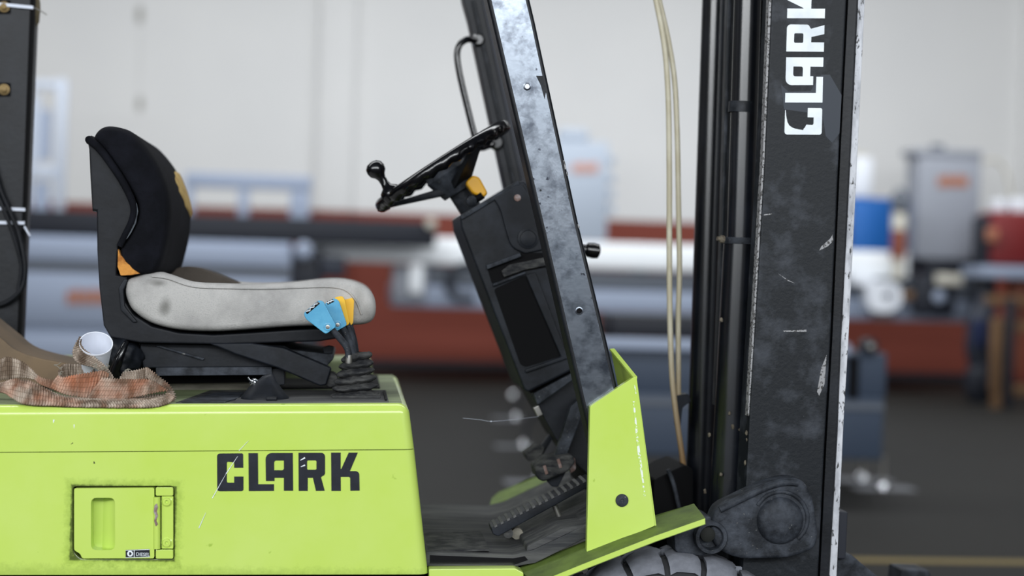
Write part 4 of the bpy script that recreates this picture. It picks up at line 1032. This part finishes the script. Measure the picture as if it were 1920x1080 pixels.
# long saw bench
Y = 15.9
SX0, SX1 = at(560, 480, Y).x, at(1705, 500, Y).x
zb0, zb1 = at(900, 498, Y).z, at(900, 447, Y).z
T = thing('saw_bench', (at(1180, 560, Y).x, Y + .4, 0), 'long pale aluminium saw bench along the red wall', 'bench')
wbox('fence_beam', SX0, SX1, Y, Y + .3, zb0, zb1, M['balu'], T, .03)
x2, x3 = at(735, 550, Y).x, at(1836, 590, Y).x
zc0 = at(1000, 582, Y).z
wbox('bench_bed', x2, x3, Y + .02, Y + 2.2, zc0, zc0 + .26, M['bgrey'], T, .02)  # bed's unseen depth extended to block roof light on the wall below
wbox('bench_top', x2, x3, Y + .05, Y + .8, zc0 + .26, zc0 + .49, M['bgreyd'], T, .02)
pbox('carriage_post', 768, 496, 792, 550, Y - .08, Y + .02, M['balu'], T, .01)
pbox('carriage_block', 736, 500, 800, 566, Y - .03, Y + .3, M['bgrey2'], T, .02)
for px in (1040, 1090, 1350, 1480):
    x = at(px, 600, Y).x; wbox('pedestal_leg', x, x + .18, Y + .2, Y + .6, 0, zc0 + .01, M['bgreyd'], T, .01)
wbox('rear_leg', SX0 + .1, SX0 + .25, Y + .32, Y + .5, 0, zb1, M['bdark'], T, .01)
wbox('beam_tie', SX0, SX1, Y + .28, Y + .42, zb0 + .02, zb0 + .12, M['bgreyd'], T)
for px in (800, 1000, 1200, 1400, 1600):
    x = at(px, 500, Y).x; wbox('beam_bracket', x, x + .12, Y + .25, Y + .5, zc0 + .2, zb0 + .1, M['bgreyd'], T)
tube('cable_loop', [at(x, y, Y - .1) for x, y in ((900, 500), (872, 498), (848, 510), (840, 530), (848, 552), (866, 560), (890, 558))], .05, M['bdark'], T, 10, 4)
# motor unit at its left end
T = thing('motor_unit', (at(572, 520, 15.2).x, 15.3, 0), 'dark motor unit with round cap between grey cabinet and saw bench', 'motor')
pbox('motor_body', 548, 466, 606, 560, 15.1, 15.38, M['bdark'], T, .03)
pbox('motor_block', 590, 480, 648, 520, 15.1, 15.36, M['bnavyd'], T, .03)
pbox('pedestal', 556, 560, 600, 716, 15.15, 15.35, M['bdark'], T)
p = at(569, 470, 15.1); lathe('round_cap', p, (0, -1, 0), [(.1, 0), (.1, .05), (.06, .08)], M['bgrey'], T, 20)
# control cabinet behind the pillar
Y = 15.93
T = thing('control_cabinet', (at(1080, 440, Y).x, Y + .2, zb1), 'pale grey control cabinet with faint orange emblem behind the front pillar', 'cabinet')
pbox('cabinet_case', 1004, 264, 1140, 450, Y, Y + .24, M['bpale'], T, .02)
pbox('cabinet_hood', 1046, 240, 1106, 266, Y + .02, Y + .22, M['bpale'], T, .06)
for y in (300, 334, 364, 392): pbox('side_knob', 1140, y - 9, 1154, y + 9, Y + .03, Y + .12, M['bpale'], T, .02)
emblem(1072, 304, 1122, 324, Y, T, 4, M['bfaint'])
# navy machine base nearer to the forklift, with feet
Y = 7.0
def foot_plate(px, py, label):
    g = onfloor(px, py)
    return g
T = thing('roller_stand', (at(1350, 860, Y).x, Y + .3, 0), 'dark navy roller stand with bright levelling foot behind the mast', 'stand')
gy = onfloor(1660, 918); Y = gy.y
xA, xB = at(1140, 700, Y).x, at(1640, 780, Y).x
zt1, zt0 = at(1200, 656, Y).z, at(1200, 860, Y).z
wbox('base_box', xA, at(1656, 800, Y).x, Y, Y + .5, at(1625, 862, Y).z, at(1625, 745, Y).z, M['bnavy'], T, .01)
wbox('upper_box', xA, at(1664, 700, Y).x, Y + .02, Y + .5, at(1625, 745, Y).z, at(1630, 662, Y).z, M['bnavy'], T, .01)
wbox('cross_rail', xA - .1, at(1592, 650, Y).x, Y - .03, Y + .02, at(1220, 656, Y).z, at(1220, 634, Y).z, M['bgrey'], T, .005)
wbox('side_slot', at(1592, 700, Y).x, at(1610, 700, Y).x, Y - .004, Y + .03, at(1600, 748, Y).z, at(1600, 668, Y).z, M['plastic_dark'], T)
wbox('shelf_band', xA, at(1656, 800, Y).x, Y - .01, Y + .01, at(1625, 768, Y).z, at(1625, 756, Y).z, M['bgreyd'], T)
p = at(1632, 650, Y); lathe('roller_end', p, (0, -1, 0), [(.05, -.1), (.05, .01), (.03, .02)], M['bdark'], T, 18)
lathe('roller_cap', p + Vector((0, -.02, 0)), (0, -1, 0), [(.022, 0), (.022, .012), (.01, .016)], M['steel'], T, 14)
for fx in (gy.x, xA + .15):
    for fy in (gy.y, gy.y + .42):
        z1 = at(1625, 862, Y).z
        tube('foot_spindle', [(fx, fy + .05, .03), (fx, fy + .05, z1 + .02)], .012, M['steel'], T, 10, 1)
        lathe('levelling_foot', (fx, fy + .05, .0), (0, 0, 1), [(.05, 0), (.05, .008), (.04, .03), (.025, .05), (.01, .056)], M['chrome'], T, 20)
        wbox('foot_plate', fx - .19, fx + .19, fy - .06, fy + .16, .0005, .004, M['patch'], T)
# black top of the next bench behind it
T = thing('black_workbench', (at(1220, 610, Y + 2.2).x, Y + 2.4, 0), 'black topped workbench standing behind the navy roller stand', 'bench')
Yb = Y + 2.2
wbox('bench_top', at(1150, 610, Yb).x, at(1560, 620, Yb).x, Yb, Yb + .7, at(1220, 634, Yb).z, at(1220, 592, Yb).z, M['bdark'], T, .01)
for px in (1156, 1530):
    x = at(px, 640, Yb).x
    for yy in (Yb + .05, Yb + .6): wbox('leg', x, x + .06, yy, yy + .06, 0, at(1220, 633, Yb).z, M['bdark'], T)
# three levelling feet of a machine table seen under the cowl
T = thing('machine_table', (onfloor(985, 835).x + .5, onfloor(985, 835).y, 0), 'machine table on bright feet, mostly hidden behind dash cowl', 'table')
fts = [onfloor(1012, 905), onfloor(984, 838), onfloor(969, 786), onfloor(962, 744)]
xm = max(f.x for f in fts) + .02
for i, f in enumerate(fts):
    lathe('levelling_foot', (f.x, f.y, 0), (0, 0, 1), [(.05, 0), (.05, .008), (.04, .03), (.025, .05), (.01, .056)], M['chrome'], T, 20)
    tube('foot_spindle', [(f.x, f.y, .03), (f.x + .03, f.y, .2), (f.x + .22, f.y, .36)], .012, M['bdark'], T, 8, 2)
    if i < 3: wbox('foot_plate', f.x - .22, f.x + .04, f.y - .1, f.y + .1, .0005, .004, M['patch'], T)
fa, fb = fts[0], fts[3]
solid('table_body', [(fa.x + .12, fa.y + .1, .84), (fa.x + .3, fa.y + .1, .84), (fb.x + .45, fb.y, .84), (fb.x + .2, fb.y, .84)],
      [(fa.x + .12, fa.y + .1, .32), (fa.x + .3, fa.y + .1, .32), (fb.x + .45, fb.y, .32), (fb.x + .2, fb.y, .32)], M['bnavyd'], T, .02)
# right hand machines on the bench
Y = 16.0
T = thing('control_cabinet', (at(1778, 485, Y).x, Y + .3, zc0 + .4), 'upright grey control cabinet with orange emblem at far right', 'cabinet')
pbox('cabinet_case', 1720, 290, 1838, 486, Y, Y + .45, M['bgrey2'], T, .02)
pbox('cabinet_lid', 1714, 280, 1842, 292, Y - .02, Y + .47, M['bgrey2'], T, .01)
pbox('lifting_eye', 1748, 270, 1772, 282, Y + .1, Y + .2, M['bgreyd'], T, .02)
emblem(1758, 328, 1816, 350, Y, T, 5)
pbox('cabinet_base', 1734, 486, 1852, 512, Y + .02, Y + .42, M['bdark'], T, .02)
wbox('cabinet_pedestal', at(1744, 530, Y).x, at(1836, 530, Y).x, Y + .1, Y + .4, zc0 + .49, at(1790, 511, Y).z, M['bgreyd'], T)
tube('supply_cable', [at(x, y, Y + .2) for x, y in ((1838, 304), (1866, 300), (1884, 318), (1894, 352), (1898, 400), (1896, 440))], .022, M['bcream'], T, 8, 4)
T = thing('blue_machine_guard', (at(1650, 478, 15.6).x, 15.75, zb1), 'bright blue sheet metal machine guard beside grey control cabinet', 'guard')
pbox('guard_panel', 1598, 376, 1672, 482, 16.72, 16.9, M['bblue'], T, .01)
pbox('guard_panel', 1690, 392, 1720, 484, 16.72, 16.9, M['bblue'], T, .01)
pbox('guard_frame', 1598, 372, 1720, 378, 16.74, 16.88, M['bblue'], T)
wbox('guard_foot', at(1600, 500, 16.8).x, at(1720, 500, 16.8).x, 16.78, 16.86, zc0 + .262, at(1660, 481, 16.8).z, M['bgreyd'], T)
T = thing('lubricator', (at(1684, 480, 15.8).x, 15.8, zb0), 'brown glass lubricator with cream cap in front of blue guard', 'lubricator')
c = at(1684, 484, 15.8)
k_ = 1 / pxm(15.8)
lathe('reservoir', c, (0, 0, 1), [(14 * k_, 0), (14 * k_, 50 * k_), (12 * k_, 54 * k_)], M['bbrown'], T, 18)
lathe('cap', c + Z3 * 54 * k_, (0, 0, 1), [(14 * k_, 0), (14 * k_, 26 * k_), (10 * k_, 34 * k_)], M['bcream'], T, 18)
lathe('regulator', c + Z3 * 88 * k_, (0, 0, 1), [(12 * k_, 0), (17 * k_, 6 * k_), (17 * k_, 30 * k_), (9 * k_, 42 * k_), (4 * k_, 46 * k_)], M['bgreyd'], T, 18)
lathe('mounting', c - Z3 * 40 * k_, (0, 0, 1), [(10 * k_, 0), (12 * k_, 40 * k_)], M['bcream'], T, 14)
T = thing('white_canister', (at(1616, 376, 15.5).x, 15.6, at(1616, 376, 15.5).z), 'white canister standing on the blue guard next to the mast', 'canister')
pbox('canister_body', 1598, 294, 1636, 370, 16.75, 16.87, M['bwhite'], T, .03)
pbox('canister_cap', 1606, 286, 1626, 295, 16.77, 16.85, M['bcream'], T, .01)
T = thing('clamp_unit', (at(1655, 560, 15.0).x, 15.0, zc0 + .26), 'white ring shaped clamp unit on the bench at right', 'clamp')
prism('clamp_ring', round_px([(1622, 530), (1668, 526), (1690, 540), (1692, 568), (1672, 586), (1630, 584)], 16, 5), 15.7, 15.93, M['bwhite'], T, holes=[round_px([(1658, 548), (1674, 546), (1676, 562), (1658, 562)], 4)])
pbox('clamp_arm', 1600, 520, 1640, 536, 15.72, 15.9, M['bwhite'], T, .02)
pbox('clamp_nut', 1692, 546, 1714, 562, 15.78, 15.88, M['bwood'], T, .01)
pbox('clamp_foot', 1640, 582, 1676, 600, 15.75, 15.92, M['bgreyd'], T)
T = thing('spindle_motor', (at(1752, 570, 14.7).x, 14.75, zc0 + .2), 'black spindle motor with pale disc below the grey cabinet', 'motor')
pbox('motor_case', 1716, 516, 1792, 590, 15.72, 15.92, M['bdark'], T, .04)
lathe('pale_disc', at(1760, 557, 15.71), (0, -1, 0), [(.075, 0), (.075, .03), (.05, .045)], M['bgrey'], T, 20)
pbox('cover_plate', 1756, 514, 1806, 534, 15.66, 15.72, M['bcream'], T, .01)
T = thing('red_drill', (at(1890, 500, 15.3).x, 15.4, 0), 'dark red machine head on a stand at right edge of view', 'machine')
pbox('machine_head', 1858, 396, 1960, 498, 15.2, 15.7, M['bred'], T, .06)
pbox('machine_nose', 1836, 404, 1864, 500, 15.25, 15.5, M['bdark'], T, .03)
pbox('head_cap', 1866, 374, 1886, 398, 15.3, 15.5, M['bwhite'], T, .02)
pbox('head_cap', 1898, 372, 1930, 398, 15.3, 15.5, M['bwhite'], T, .02)
pbox('lever_arm', 1852, 428, 1872, 452, 15.14, 15.22, M['borange'], T, .01)
pbox('head_table', 1842, 500, 1970, 522, 15.1, 15.8, M['bgrey'], T, .01)
pbox('column', 1836, 440, 1868, 724, 15.35, 15.6, M['bdark'], T, .02)
pbox('rear_cloth', 1896, 522, 1970, 700, 15.4, 15.6, M['bbrown'], T, .01)
T = thing('tool_bag', (at(1842, 720, 14.6).x, 14.65, 0), 'dark navy cloth bag standing before the red wall at right', 'bag')
blob('bag_body', at(1842, 632, 14.6), .18, .12, .46, M['bnavyd'], T, .2, 2)
blob('bag_lower', at(1838, 715, 14.6), .17, .12, .27, M['bdark'], T, .2, 2)
pbox('bag_patch', 1826, 600, 1848, 652, 14.45, 14.5, M['bnavydull'], T, .01)
T = thing('timber_rack', (at(1890, 740, 13.8).x, 13.9, 0), 'pale timber rack frame standing at right edge of view', 'rack')
pbox('upright', 1862, 596, 1884, 736, 13.8, 13.9, M['bwood'], T, .005)
pbox('rail', 1862, 604, 2000, 624, 13.82, 13.88, M['bwood'], T, .005)
pbox('rail', 1862, 722, 2000, 742, 13.82, 13.88, M['bwood'], T, .005)
pbox('rail', 1850, 556, 2000, 574, 13.9, 13.96, M['bwood'], T, .005)
pbox('brace', 1886, 560, 1902, 766, 13.7, 13.78, M['bdark'], T, .005)
zf = at(1873, 736, 13.8).z
for x in (1864, 1990): wbox('foot', at(x, 736, 13.8).x, at(x + 20, 736, 13.8).x, 13.8, 13.9, 0, zf, M['bwood'], T)
